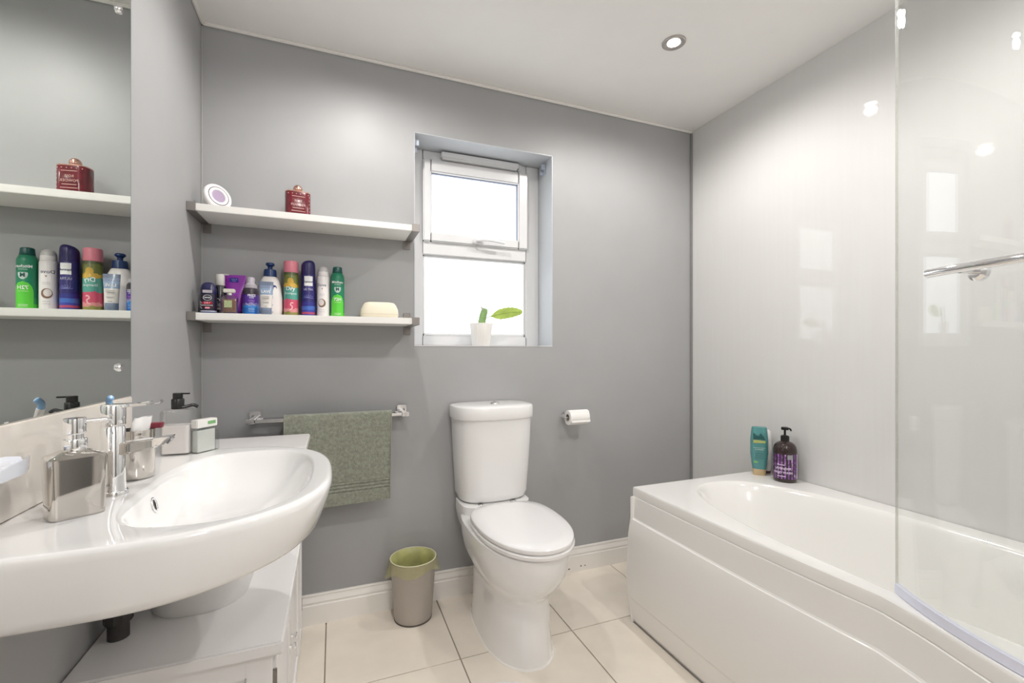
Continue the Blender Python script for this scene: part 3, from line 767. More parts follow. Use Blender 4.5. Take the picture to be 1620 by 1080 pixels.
print_round(r, 'ULTRA', 0.0115, 0.0256, 0.108, mat('print_silver', (0.55, 0.55, 0.68), 0.4), ang=0.06)
bm = bmesh.new()
for k in range(7):
    a_ = math.radians(20 + 22 * k)
    pts = [(0.002 + 0.022 * math.cos(a_) * t_ - 0.004 * math.sin(PI * t_), 0.075 + 0.020 * (math.sin(a_) - 0.55) * t_ + 0.004 * t_ * t_) for t_ in (0, .25, .5, .75, 1)]
    join(bm, tube([(math.sin(px_ / 0.0255) * 0.0257, -math.cos(px_ / 0.0255) * 0.0257, pz_) for px_, pz_ in pts], 0.0006, 5))
new_obj('burst_print', bm, mat('print_periwinkle', (0.25, 0.27, 0.62), 0.4), r)
# white deodorant with coconut
r = can('deodorant_can', 'white aerosol deodorant with coconut print and domed clear-grey cap', 0.426, YC, 0.0235, [(0.020, 0), (0.0232, 0.002), (0.0235, 0.006), (0.0235, 0.158), (0.0225, 0.164), (0.019, 0.167)], mat('can_white', (0.78, 0.74, 0.74), 0.3, coat=0.3))
r['label'] = 'white aerosol deodorant with coconut print and grey domed cap'
new_obj('domed_cap', lathe([(0.019, 0.165), (0.0205, 0.167), (0.0205, 0.182), (0.0195, 0.191), (0.016, 0.199), (0.009, 0.204), (0.002, 0.2055)], 32), mat('cap_pale_grey', (0.52, 0.50, 0.50), 0.3), r, smooth=50)
new_obj('cap_band', lathe([(0.0208, 0.166), (0.0212, 0.167), (0.0212, 0.180), (0.0208, 0.182)], 32), mat('can_white', 0, 0), r)
print_round(r, 'Dove', 0.017, 0.0235, 0.128, NAVY, ang=-0.30); print_round(r, 'v', 0.009, 0.0235, 0.114, mat('print_gold', (0.25, 0.18, 0.08), 0.4), ang=-0.15, bold=0.0006)
for z_ in (0.092, 0.087, 0.03, 0.022): patch_round(r, 'fine_print_line', 0.0235, [(z_, -0.014, 0.006), (z_ + 0.0012, -0.014, 0.006)], mat('print_grey', (0.45, 0.42, 0.42), 0.5))
bm = tube([(-0.006 + 0.0125 * math.cos(2 * PI * k / 24), 0, 0.058 + 0.0145 * math.sin(2 * PI * k / 24)) for k in range(25)], 0.0022, 6, False, rad=[0.0024 + 0.0016 * math.cos(2 * PI * k / 24 + 0.8) for k in range(25)])
for v in bm.verts:
    a = v.co.x / 0.0235; v.co = Vector(((0.0238 + v.co.y * .05) * math.sin(a), -(0.0238 + v.co.y * .05) * math.cos(a), v.co.z))
new_obj('coconut_print', bm, mat('coconut_brown', (0.22, 0.12, 0.08), 0.5), r)
patch_round(r, 'coconut_flesh_print', 0.0235, [(0.047, -0.010, -0.002), (0.052, -0.0145, 0.0025), (0.064, -0.0145, 0.0025), (0.069, -0.010, -0.002)], mat('coconut_flesh', (0.70, 0.64, 0.62), 0.5))
# green antiperspirant
r = can('deodorant_can', 'green aerosol antiperspirant at the right end of the row of cans', 0.479, YC, 0.0262, [(0.022, 0), (0.0258, 0.002), (0.0262, 0.006), (0.0262, 0.160), (0.0258, 0.166), (0.022, 0.176), (0.0195, 0.180)], bands('green_label', [(0, '#43b53a'), (0.020, '#1d8a52'), (0.04, '#0f7a58')]))
new_obj('spray_cap', loft([sring(0, 0, 0.0185, 0.0185, 0.0185, 0.179, N=28), sring(0, 0, 0.0195, 0.0195, 0.0195, 0.182, N=28), sring(0, 0, 0.018, 0.0185, 0.0185, 0.192, N=28), sring(0, 0, 0.0175, 0.017, 0.018, 0.203, N=28), sring(0, 0, 0.014, 0.012, 0.015, 0.206, N=28)]), mat('dark_green_cap', '#0b4a45', 0.3), r, smooth=40)
patch_round(r, 'light_green_arch', 0.0262, arch(0.003, 0.094, 0.026, 0.038), mat('bright_green', '#5cc83f', 0.35, vary=0.05))
print_round(r, 'Mitchum', 0.0135, 0.0264, 0.142, WHT, bold=0.0003); print_round(r, 'ADVANCED', 0.0045, 0.0264, 0.132, WHT)
patch_round(r, 'shield_print', 0.0264, [(0.100, -0.003, 0.003), (0.106, -0.010, 0.010), (0.114, -0.0125, 0.0125), (0.122, -0.0125, 0.0125), (0.1225, -0.006, 0.006)], mat('print_pale', (0.50, 0.58, 0.55), 0.4))
print_round(r, 'M', 0.018, 0.0272, 0.1135, mat('dark_green_cap', 0, 0), bold=0.0006)
print_round(r, '72H', 0.017, 0.0270, 0.073, WHT, bold=0.0003)
for z_, w_ in ((0.061, 0.014), (0.018, 0.013), (0.015, 0.013), (0.012, 0.012)): patch_round(r, 'fine_print_line', 0.0268, [(z_, -w_, w_), (z_ + 0.0013, -w_, w_)], mat('print_lime', (0.55, 0.75, 0.45), 0.5))

# cream rounded soap-shaped block
r = root('cream_stone', 'cream rounded block like a bar of soap at the right end of the lower shelf', 'soap block', (0.640, 1.935, LS), 0)
def st_(z, hx_, hy_): return sring(0, 0, hx_, hy_, hy_, z, 3.6, 3.6, 48)
new_obj('block', loft([st_(0.0, 0.066, 0.030), st_(0.003, 0.072, 0.034), st_(0.018, 0.0755, 0.036), st_(0.038, 0.073, 0.035), st_(0.056, 0.065, 0.031), st_(0.064, 0.058, 0.027), st_(0.067, 0.045, 0.02)]), mat('cream_soap', (0.78, 0.72, 0.58), 0.4, vary=0.03, sss=0.1), r, smooth=60)
new_obj('seam_line', loft([st_(0.0172, 0.0758, 0.0363), st_(0.0185, 0.0758, 0.0363)], False, False), mat('cream_shadow', (0.60, 0.52, 0.40), 0.5), r)

# roll-on
r = root('roll_on_deodorant', 'short navy roll-on deodorant at the left end of the lower shelf', 'roll-on', (0.051, 1.895, LS), 0.0, GL)
def ov(z, hx_, hy_, n_=2.4): return sring(0, 0, hx_, hy_, hy_, z, n_, n_, 36)
new_obj('bottle', loft([ov(0.0, 0.023, 0.015), ov(0.002, 0.025, 0.017), ov(0.05, 0.0255, 0.0175), ov(0.070, 0.0245, 0.0165)]), bands('rollon_label', [(0, '#1e3f74'), (0.006, '#cfd0da'), (0.010, '#1a1733'), (0.020, '#3b1020'), (0.026, '#1a1733'), (0.046, '#17152f')]), r)
new_obj('ball_cap', loft([ov(0.070, 0.0245, 0.0165), ov(0.088, 0.0245, 0.0165), ov(0.102, 0.021, 0.015), ov(0.110, 0.013, 0.010), ov(0.112, 0.005, 0.004)]), mat('navy_gloss', '#1d1a4a', 0.18, coat=0.4), r, smooth=50)
new_obj('silver_band', box(-0.0145, 0.0145, -0.0178, -0.016, 0.073, 0.083, 0.0005, 1), mat('print_silver2', (0.45, 0.42, 0.45), 0.4), r)
bm = tube([(0.0125 * math.cos(2 * PI * k / 28), -0.0180, 0.056 + 0.0095 * math.sin(2 * PI * k / 28)) for k in range(29)], 0.0007, 6, False)
new_obj('logo_ring', bm, WHT, r); print_flat(r, 'NIVEA', 0.0068, 0, 0.056, -0.0182, WHT, bold=0.0002)
new_obj('red_panel', box(-0.015, 0.015, -0.0181, -0.017, 0.033, 0.042), mat('print_red', '#a3142c', 0.4), r, smooth=0)
print_flat(r, 'DRY', 0.010, 0, 0.0375, -0.0184, mat('print_rose', (0.85, 0.35, 0.40), 0.4), bold=0.0003)
new_obj('white_line', box(-0.0165, 0.0165, -0.0181, -0.017, 0.0285, 0.030), WHT, r, smooth=0)
new_obj('rose_panel', box(-0.007, 0.007, -0.0181, -0.017, 0.0175, 0.0235), mat('print_rose', 0, 0), r, smooth=0)
for k in range(3):
    bm = box(-0.0225, -0.0165, -0.0165, -0.0155, 0.0, 0.0016); bmesh.ops.transform(bm, matrix=Matrix.Translation((0, 0, 0.02 + 0.009 * k)) , verts=bm.verts)
    for v in bm.verts: v.co.z += -(v.co.x + 0.019) * 1.4
    new_obj('stripe_print', bm, WHT, r, smooth=0)

# black bottle with grey-white cap
r = root('black_pump_bottle', 'slim black bottle with pale cap behind the perfume on the lower shelf', 'bottle', (0.079, 1.930, LS), 0, GL)
new_obj('bottle', lathe([(0.018, 0), (0.0205, 0.002), (0.021, 0.006), (0.021, 0.098), (0.019, 0.104), (0.014, 0.107)], 32), mat('black_gloss', '#141217', 0.25, coat=0.3), r)
new_obj('cap', lathe([(0.0135, 0.106), (0.0148, 0.108), (0.0148, 0.142), (0.0135, 0.146)], 28), mat('cap_grey_white', (0.55, 0.54, 0.51), 0.4), r)
new_obj('cap_spout', box(-0.003, 0.028, -0.005, 0.005, 0.1455, 0.1495, 0.0015), mat('cap_grey_white', 0, 0), r)
bm = tube([(-0.004 + 0.007 * math.cos(k / 20 * 5.0), 0, 0.05 + 0.007 * math.sin(k / 20 * 5.0)) for k in range(21)], 0.0011, 6)
for v in bm.verts: v.co.y = -math.sqrt(max(0, 0.0215 ** 2 - v.co.x ** 2)) + v.co.y * .2
new_obj('swirl_print', bm, mat('print_grey3', (0.42, 0.42, 0.42), 0.4), r)
for z_ in (0.036, 0.030, 0.022, 0.018): patch_round(r, 'fine_print_line', 0.021, [(z_, -0.010, 0.006), (z_ + 0.0018, -0.010, 0.006)], mat('print_grey3', 0, 0))

# purple tube standing on its cap
r = root('purple_tube', 'bright purple squeeze tube standing on its cap on the lower shelf', 'tube', (0.119, 1.960, LS), math.radians(-4), GL)
m_pur = mat('purple_plastic', '#8d2fa5', 0.3, coat=0.2, vary=0.05)
def tb(z, hx_, hy_, n_=2.3): return sring(0, 0, hx_, hy_, hy_, z, n_, n_, 36)
new_obj('tube_body', loft([tb(0.016, 0.024, 0.019), tb(0.03, 0.027, 0.0185), tb(0.08, 0.034, 0.012), tb(0.125, 0.0385, 0.004), tb(0.137, 0.0388, 0.0022), tb(0.152, 0.039, 0.002)]), m_pur, r, smooth=40)
new_obj('screw_cap', loft([tb(0, 0.024, 0.019), tb(0.002, 0.0255, 0.0205), tb(0.016, 0.0255, 0.0205), tb(0.0175, 0.024, 0.019)]), mat('deep_purple', '#5b2277', 0.3), r)
bl = new_obj('blue_badge', loft([[(x, -0.0045, z) for x, z in [(-0.015, 0.124), (0.013, 0.124), (0.015, 0.128), (0.014, 0.138), (0.012, 0.141), (-0.013, 0.141), (-0.015, 0.137)]], [(x, -0.0030, z) for x, z in [(-0.015, 0.124), (0.013, 0.124), (0.015, 0.128), (0.014, 0.138), (0.012, 0.141), (-0.013, 0.141), (-0.015, 0.137)]]]), mat('badge_blue', '#2e2a8c', 0.4), r, smooth=0)
print_flat(r, 'Clean &', 0.0058, 0, 0.1355, -0.0048, mat('print_sky', (0.45, 0.50, 0.80), 0.5)); print_flat(r, 'Clear', 0.0058, 0, 0.1292, -0.0048, mat('print_sky', 0, 0))
new_obj('crimp_line', box(-0.038, 0.038, -0.0038, -0.002, 0.1145, 0.1155), mat('lilac_line', (0.55, 0.25, 0.62), 0.4), r, smooth=0)

# perfume bottle
r = root('perfume_bottle', 'small square glass perfume bottle with green label in front of the purple tube', 'perfume', (0.120, 1.872, LS), math.radians(-3), GL)
m_cl = glass_thin('perfume_glass', (0.86, 0.84, 0.80), 2.2)
new_obj('glass_bottle', loft([rrect(0, 0, 0.0235, 0.012, 0.004, 0.0), rrect(0, 0, 0.0245, 0.013, 0.004, 0.002), rrect(0, 0, 0.0245, 0.013, 0.004, 0.058), rrect(0, 0, 0.018, 0.011, 0.006, 0.064), rrect(0, 0, 0.008, 0.008, 0.007, 0.067)]), m_cl, r)
new_obj('perfume_liquid', loft([rrect(0, 0, 0.020, 0.009, 0.003, 0.007), rrect(0, 0, 0.020, 0.009, 0.003, 0.052)]), mat('amber_liquid', (0.28, 0.14, 0.10), 0.1, coat=0.3), r)
new_obj('green_label', box(-0.014, 0.010, -0.0138, -0.0128, 0.022, 0.047, 0.0003, 1), mat('check_green', (0.40, 0.46, 0.25), 0.5, vary=0.4, vscale=220), r)
new_obj('collar', lathe([(0.008, 0.066), (0.009, 0.067), (0.009, 0.074), (0.008, 0.075)], 20), M_CHROME, r)
new_obj('white_cap', box(-0.0185, 0.0165, -0.010, 0.010, 0.075, 0.089, 0.002), mat('cap_cream', (0.68, 0.66, 0.58), 0.3), r)

# purple and blue hair serum
r = root('hair_mousse_bottle', 'blue and purple hair bottle with clear domed pump cap on the lower shelf', 'bottle', (0.178, 1.925, LS), 0, GL)
new_obj('bottle', lathe([(0.024, 0), (0.0265, 0.003), (0.027, 0.008), (0.027, 0.088), (0.026, 0.094), (0.024, 0.099), (0.02, 0.101)], 36), bands('mousse_label', [(0, '#2f74c4'), (0.030, '#3f8cd6'), (0.038, '#6f6fb8'), (0.046, '#57359a'), (0.075, '#4a2590'), (0.0775, '#38303a')], wav=0.006), r)
new_obj('clear_cap', lathe([(0.019, 0.100), (0.0205, 0.101), (0.0205, 0.112), (0.014, 0.118), (0.013, 0.121), (0.0135, 0.136), (0.011, 0.141), (0.006, 0.142)], 28), mat('clear_lilac', (0.60, 0.56, 0.62), 0.15, trans=0.3), r, smooth=40)
new_obj('purple_pump', lathe([(0.0075, 0.119), (0.0085, 0.12), (0.0085, 0.134), (0.006, 0.1425)], 20), mat('violet_pump', '#7a5b9c', 0.3), r)
print_round(r, 'FRIZZ', 0.0105, 0.0272, 0.072, WHT, ang=0.25, bold=0.0003); print_round(r, 'EASE', 0.0075, 0.0272, 0.064, WHT, ang=0.25)
print_round(r, 'Dream', 0.0075, 0.0272, 0.053, mat('print_violet', (0.50, 0.25, 0.62), 0.4), ang=0.25); print_round(r, 'Curls', 0.0075, 0.0272, 0.046, mat('print_violet', 0, 0), ang=0.25)
for k in range(3):
    pts = [(-0.5 + 1.4 * q / 14, 0.036 + 0.003 * math.sin(q * 0.9 + k) + 0.003 * k) for q in range(15)]
    new_obj('wave_print', tube([(0.0273 * math.sin(a), -0.0273 * math.cos(a), z_) for a, z_ in pts], 0.0006, 5), mat('print_silver', 0, 0), r)
for z_ in (0.024, 0.020, 0.014): patch_round(r, 'fine_print_line', 0.0272, [(z_, -0.004, 0.016), (z_ + 0.001, -0.004, 0.016)], mat('print_sky2', (0.55, 0.70, 0.90), 0.5))

# white lotion bottle with navy pump
r = root('lotion_pump_bottle', 'large white lotion bottle with navy blue pump on the lower shelf', 'bottle', (0.237, 1.966, LS), 0, GL)
def lb(z, hx_, hy_): return sring(0, 0, hx_, hy_, hy_, z, 2.5, 2.5, 40)
new_obj('bottle', loft([lb(0, 0.038, 0.022), lb(0.003, 0.042, 0.025), lb(0.03, 0.0435, 0.026), (lb(0.07, 0.043, 0.026)), lb(0.11, 0.039, 0.025), lb(0.135, 0.033, 0.023), lb(0.15, 0.0255, 0.021), lb(0.154, 0.020, 0.018)]), mat('lotion_white', (0.80, 0.76, 0.74), 0.3, coat=0.2), r, smooth=50)
new_obj('pump_collar', lathe([(0.0215, 0.152), (0.023, 0.153), (0.022, 0.172), (0.0205, 0.180), (0.010, 0.181)], 32), mat('pump_navy', '#1b3566', 0.3), r)
new_obj('pump_head', lathe([(0.0085, 0.180), (0.008, 0.190), (0.0095, 0.193), (0.0155, 0.198), (0.0155, 0.203), (0.013, 0.206)], 28), mat('pump_navy', 0, 0), r, smooth=40)
bdg = new_obj('round_badge', lathe([(0.0105, 0), (0.0105, 0.0012)], 24), mat('badge_navy', '#2a2a6e', 0.4), r); bdg.matrix_local = Matrix.Translation((0.015, -0.0228, 0.109)) @ Matrix.Rotation(PI / 2, 4, 'X') @ Matrix.Rotation(0.25, 4, 'Y')
for k, z_ in enumerate((0.085, 0.074, 0.068, 0.042, 0.015)): patch_round(r, 'fine_print_line', 0.0436, [(z_, 0.004, 0.013), (z_ + 0.0022, 0.004, 0.013)], mat('print_navy2', (0.18, 0.18, 0.35), 0.5), ry=0.0263)
# grey-blue tube in front of it
r = root('cream_tube', 'grey-blue squeeze tube with pale label in front of the white lotion bottle', 'tube', (0.233, 1.890, LS), 0, GL)
def tq(z, hx_, hy_): return sring(0, 0, hx_, hy_, hy_, z, 2.4, 2.4, 36)
new_obj('tube_body', loft([tq(0.020, 0.0178, 0.014), tq(0.03, 0.0185, 0.0135), tq(0.075, 0.021, 0.009), tq(0.112, 0.0238, 0.003), tq(0.124, 0.024, 0.002)]), bands('tube_label', [(0, '#77839a'), (0.026, '#d8d4cf'), (0.074, '#8ba0bb'), (0.098, '#7d8ba5'), (0.110, '#68748a')]), r, smooth=40)
new_obj('flip_cap', loft([tq(0, 0.0165, 0.013), tq(0.002, 0.0178, 0.0142), tq(0.018, 0.0182, 0.0142), tq(0.020, 0.0175, 0.0138)]), mat('slate_cap', '#6d7a8e', 0.35), r)
print_flat(r, 'LAVE', 0.0135, 0, 0.086, -0.0085, WHT, bold=0.0003)
for z_, w_ in ((0.068, 0.012), (0.062, 0.012), (0.046, 0.010), (0.032, 0.005)): new_obj('fine_print_line', box(-w_, w_, -0.0150, -0.0125, z_, z_ + 0.0016), mat('print_grey', 0, 0), r, smooth=0)

# ------------------------------------------------------------------ mirror and splashback on the left wall
mir = root('wall_mirror', 'large frameless mirror on the left wall above the basin', 'mirror', (0.002, 0.95, 0.985))
new_obj('mirror_glass', box(0.0, 0.0055, 0.45, 1.366, 1.004, 2.08, 0.001, 1), mat('mirror_silver', (0.80, 0.835, 0.80), 0.0, 1.0), mir, world_coords=True, smooth=0)
new_obj('mirror_edge', box(0.0, 0.0052, 1.3655, 1.3685, 1.004, 2.08), mat('mirror_edge_dark', (0.10, 0.12, 0.11), 0.3), mir, world_coords=True, smooth=0)
for (y, z) in ((1.299, 1.897), (1.299, 1.076), (0.52, 1.897), (0.52, 1.076)):
    bm = tube([(0.005, y, z), (0.0075, y, z), (0.0115, y, z), (0.0125, y, z)], 0.009, 16, rad=[0.010, 0.010, 0.008, 0.004])
    new_obj('fixing_dome', bm, M_CHROME, mir, world_coords=True, smooth=40)
spl = tag(new_obj('splashback_tile', box(0.0, 0.012, 0.30, 1.356, 0.861, 1.004, 0.002, 2), mat('cream_marble', (0.79, 0.74, 0.68), 0.08, vary=0.05, vscale=6, stretch=(1, 1.2, 1), coat=0.3), smooth=40), 'cream marbled tile upstand between basin and mirror', 'splashback')

# ------------------------------------------------------------------ basin (front of the shape is local -y, turned to face +x)
BY0, BZ = 1.035, 0.86
ba = root('wash_basin', 'white D-shaped wall basin below the mirror', 'basin', (0, BY0, BZ), PI / 2)
def br(xc, xf, xb, hw, z, nf=2.5, nb=8, sh=1.0):
    far_, near_ = sring(0, -xc, hw, xf, xb, z, nf * 1.2, nb, 96), sring(0, -xc, hw, xf, xb, z, nf * 0.96, nb, 96)
    out = [a_ if a_[0] > 1e-9 else b_ for a_, b_ in zip(far_, near_)]
    return [(x * (1.04 if x > 0 else 0.91 + 0.09 * (1 - sh)), y, z_) for x, y, z_ in out]
rings = [br(.19, .10, .10, .14, -.124, 2.2, 3, .3), br(.17, .15, .16, .21, -.121, 2.3, 5, .3), br(.155, .205, .150, .262, -.113, 2.4, 8, .4), br(.145, .252, .143, .295, -.100, 2.5, 8, .5), br(.14, .289, .139, .307, -.092, 2.5, 8, .6), br(.14, .298, .139, .312, -.084, 2.5, 8, .7),
         br(.14, .314, .139, .323, -.045, 2.5, 8, .9), br(.14, .322, .139, .328, -.016), br(.14, .3215, .139, .3275, -.007), br(.14, .318, .137, .325, -.002), br(.14, .313, .134, .321, 0.0), br(.14, .310, .131, .318, 0.0), br(.275, .152, .139, .268, 0.0, 2.4, 3.0),
         br(.275, .149, .136, .264, -.0006, 2.4, 3.0), br(.275, .145, .132, .259, -.004, 2.4, 3.0), br(.275, .141, .128, .252, -.012, 2.4, 3.0), br(.272, .130, .120, .234, -.038, 2.4, 2.9),
         br(.268, .112, .106, .198, -.070, 2.3, 2.7), br(.262, .085, .080, .14, -.090, 2.2, 2.4), br(.258, .05, .05, .07, -.099, 2, 2), br(.256, .024, .024, .024, -.102, 2, 2)]
new_obj('bowl', loft(rings), M_CER, ba, smooth=50)
bm = tube([(0.0085 * math.cos(2 * PI * k / 24), 0.0, 0.0125 * math.sin(2 * PI * k / 24)) for k in range(25)], 0.0022, 8, False)
ovf = new_obj('overflow_ring', bm, M_CHROME, ba); ovf.location = (0.0, -0.1525, -0.034)
ovf.rotation_euler = (math.radians(-14), 0, 0)
bm = sring(0, 0, 0.0085, 0.0125, 0.0125, 0, N=24)
ovh = new_obj('overflow_hole', lathe([(0.0072, 0), (0.0072, 0.002)], 20), M_DARK, ba, smooth=0); ovh.location = (0, -0.1510, -0.034); ovh.rotation_euler = (math.radians(76), 0, 0); ovh.scale = (1, 1.45, 1)
new_obj('waste_plug', lathe([(0.022, 0), (0.022, 0.003), (0.017, 0.006)], 24, cx=0, cy=-0.256), M_CHROME, ba).location = (0, 0, -0.103)

# mixer tap
tp = root('mixer_tap', 'chrome mono mixer tap with flat lever on the basin', 'tap', (0.101, 1.008, BZ))
new_obj('base_ring', lathe([(0.0215, 0), (0.0215, 0.005), (0.020, 0.0075), (0.017, 0.008)], 36), M_CHROME, tp)
new_obj('tap_body', lathe([(0.0185, 0.007), (0.0170, 0.03), (0.0165, 0.118), (0.0155, 0.1195), (0.0155, 0.1215), (0.017, 0.1225)], 36), M_CHROME, tp)
hdl = new_obj('lever_head', lathe([(0.0172, 0.1225), (0.0176, 0.124), (0.0176, 0.156), (0.0165, 0.1585), (0.009, 0.159)], 36), M_CHROME, tp)
bm = loft([[(x, s_ * w_, z_ + dz) for s_, dz in ((-1, -.0035), (1, -.0035), (1, .003), (-1, .003))] for x, w_, z_ in ((-0.014, 0.012, 0.1565), (0.02, 0.011, 0.157), (0.055, 0.010, 0.1605), (0.072, 0.0085, 0.162))])
bmesh.ops.bevel(bm, geom=bm.edges[:], offset=0.002, segments=2, affect='EDGES', clamp_overlap=True)
new_obj('lever_blade', bm, M_CHROME, hdl)
bm = loft([[(x + (dz * 0.9 if x > 0.06 else 0), s_ * w_, z_ + dz) for s_, dz in ((-1, -h_), (1, -h_), (1, h_), (-1, h_))] for x, w_, z_, h_ in ((0.010, 0.0125, 0.080, 0.011), (0.045, 0.013, 0.085, 0.0095), (0.070, 0.0135, 0.0885, 0.009), (0.083, 0.0135, 0.0905, 0.0085))])
bmesh.ops.bevel(bm, geom=bm.edges[:], offset=0.0022, segments=2, affect='EDGES', clamp_overlap=True)
spt = new_obj('spout', bm, M_CHROME, tp)
new_obj('aerator', lathe([(0.008, -0.001), (0.008, 0.002), (0.006, 0.002)], 24), mat('aerator_grey', (0.25, 0.25, 0.26), 0.3, 0.8), spt).matrix_local = Matrix.Translation((0.084, 0, 0.0900)) @ Matrix.Rotation(math.radians(132), 4, 'Y')

# polished steel soap dispenser
sd = root('soap_dispenser', 'square polished steel soap dispenser with pump beside the tap', 'soap dispenser', (0.090, 0.906, BZ), math.radians(33))
def sdr(k, z, f=1.0): return rrect(0, 0, (0.0345 - k) * f, (0.028 - k) * f, 0.009 * f, z)
new_obj('body', loft([sdr(.004, 0.0), sdr(.0025, .002), sdr(0, .087), sdr(.0003, .091), sdr(.003, .0935), sdr(0.003, .101, 0.5)]), M_STEEL, sd, smooth=25)
new_obj('collar', lathe([(0.0145, 0.0990), (0.0152, 0.1000), (0.0152, 0.1160), (0.0145, 0.1175), (0.011, 0.1180)], 32), M_CHROME, sd)
pm = new_obj('pump_head', lathe([(0.0105, 0.1170), (0.0105, 0.1250), (0.0132, 0.1265), (0.0135, 0.1280), (0.0135, 0.1475), (0.0130, 0.1495), (0.009, 0.1500)], 32), M_CHROME, sd)
new_obj('nozzle', tube([(0.010, 0, 0.1440), (0.036, 0.0, 0.1445), (0.041, 0.0, 0.1420), (0.043, 0.0, 0.1370)], 0.0032, 12), M_CHROME, pm).rotation_euler = (0, 0, math.radians(-15))

# steel tumbler with toothpaste and brush
tu = root('steel_tumbler', 'polished steel tumbler behind the tap', 'tumbler', (0.096, 1.122, BZ))
new_obj('cup', lathe([(0.025, 0.0), (0.028, 0.001), (0.031, 0.006), (0.0315, 0.090), (0.032, 0.097), (0.0305, 0.097), (0.0295, 0.02), (0.02, 0.008)], 40), M_STEEL, tu)
tp2 = root('toothpaste_tube', 'crumpled white toothpaste tube standing in the steel tumbler', 'toothpaste', (0.100, 1.111, BZ + 0.010), math.radians(60))
bm = loft([sring(0, 0.0, 0.014, 0.011, 0.011, 0.02, N=20), sring(0.002, 0.0, 0.017, 0.012, 0.012, 0.05, N=20), sring(0.008, 0.0, 0.020, 0.008, 0.008, 0.085, N=20), sring(0.013, 0.0, 0.019, 0.005, 0.005, 0.100, N=20), sring(0.017, 0.0, 0.019, 0.002, 0.002, 0.111, N=20)])
for v in bm.verts: v.co += Vector((0, 0.007 * noise.noise(v.co * 90), 0.005 * noise.noise(v.co * 70))) * max(0, min(1, (v.co.z - 0.06) / 0.03))
new_obj('tube_body', bm, mat('paste_white', (0.80, 0.79, 0.78), 0.35), tp2, smooth=40)
new_obj('cap', lathe([(0.010, 0.003), (0.011, 0.005), (0.011, 0.019), (0.0105, 0.021)], 20), mat('paste_white', 0, 0), tp2)
new_obj('stripe_print', box(-0.012, 0.014, -0.0125, -0.0115, 0.060, 0.066), mat('paste_navy', (0.08, 0.08, 0.2), 0.4), tp2, smooth=0)
cr = root('maroon_brush_head', 'maroon bristled brush head resting in the steel tumbler', 'brush', (0.113, 1.135, BZ + 0.012))
new_obj('handle', tube([(0, 0, 0), (0.0, 0.002, 0.05), (0.004, 0.004, 0.084)], 0.004, 10), mat('brush_white', (0.75, 0.73, 0.72), 0.3), cr)
new_obj('bristles', loft([rrect(0.008, 0.004, 0.014, 0.008, 0.004, 0.084), rrect(0.010, 0.004, 0.014, 0.008, 0.004, 0.094)]), mat('maroon_bristle', (0.22, 0.03, 0.05), 0.6, bump=0.6, bscale=400), cr)
tbk = root('toothbrush', 'blue and white toothbrush leaning behind the tap lever', 'toothbrush', (0.096, 1.136, BZ + 0.010))
new_obj('handle', tube(catmull([(0.0, 0.0, 0.0), (-0.016, -0.006, 0.06), (-0.031, -0.015, 0.115), (-0.040, -0.022, 0.144), (-0.034, -0.028, 0.154)], 6), 0.005, 12, rad=[0.0035] * 14 + [0.0055] * 8 + [0.006, 0.0055, 0.004]), mat('brush_blue', (0.25, 0.45, 0.72), 0.25, coat=0.3), tbk)
new_obj('grip', tube(catmull([(-0.026, -0.012, 0.096), (-0.031, -0.015, 0.115), (-0.038, -0.020, 0.136)], 6), 0.0062, 10), mat('brush_white', 0, 0), tbk)

# shallow pale dish with a wavy lip on the splashback, cut by the left edge of the picture
sh = root('soap_dish', 'pale wavy-lipped soap dish fixed to the splashback left of the steel dispenser', 'soap dish', (0.012, 0.80, 0.93))
m_dish = mat('dish_white', (0.74, 0.77, 0.84), 0.15, coat=0.4)
rings = []
for k in range(17):
    y_ = 0.70 + 0.192 * k / 16; tt = k / 16
    e_ = max(0.0, (tt - 0.75) / 0.25)
    w_ = 0.020 * math.sqrt(max(0.02, 1 - e_ ** 2.2))
    up_ = 0.006 + 0.010 * max(0, tt - 0.45) / 0.55 - 0.006 * e_ ** 4
    dn_ = 0.016 - 0.012 * e_ ** 2.5
    top = [(0.036 + w_ * c_, y_, 0.948 + up_ * (0.45 + 0.55 * c_ * c_)) for c_ in (-1, -.6, -.2, .2, .6, 1)]
    bot = [(0.036 + w_ * 0.9 * c_, y_, 0.948 - dn_ * (0.6 + 0.4 * (1 - c_ * c_))) for c_ in (1, .6, .2, -.2, -.6, -1)]
    rings.append(top + bot)
new_obj('dish', loft(rings), m_dish, sh, world_coords=True, smooth=50)
new_obj('wall_arm', box(0.012, 0.03, 0.72, 0.76, 0.925, 0.942, 0.004), M_CHROME, sh, world_coords=True)

# clear pump bottle and small cartons at the far end of the basin
cb = root('clear_pump_bottle', 'clear square hand wash bottle with black pump at the far end of the basin', 'pump bottle', (0.107, 1.343, BZ), math.radians(-4))
m_bot = glass_thin('clear_plastic', (0.96, 0.96, 0.955), 1.0, 0.05)
def cbr(k, z, r_=0.007): return rrect(0, 0, 0.0315 - k, 0.0225 - k, r_, z)
new_obj('clear_bottle', loft([cbr(.002, 0.0), cbr(0, .003), cbr(0, .103), cbr(.003, .110, .009), rrect(0, 0, 0.012, 0.012, 0.011, 0.113)]), m_bot, cb, smooth=30)
new_obj('soap_liquid', loft([cbr(.003, .004), cbr(.003, .072)]), mat('pale_soap', (0.80, 0.77, 0.76), 0.2), cb, smooth=30)
new_obj('pump_collar', lathe([(0.0125, 0.111), (0.0135, 0.112), (0.0135, 0.134), (0.0125, 0.1355)], 28), M_BLACK, cb)
ph = new_obj('pump_head', lathe([(0.0105, 0.135), (0.0105, 0.146), (0.0105, 0.149), (0.0095, 0.150)], 28), M_BLACK, cb)
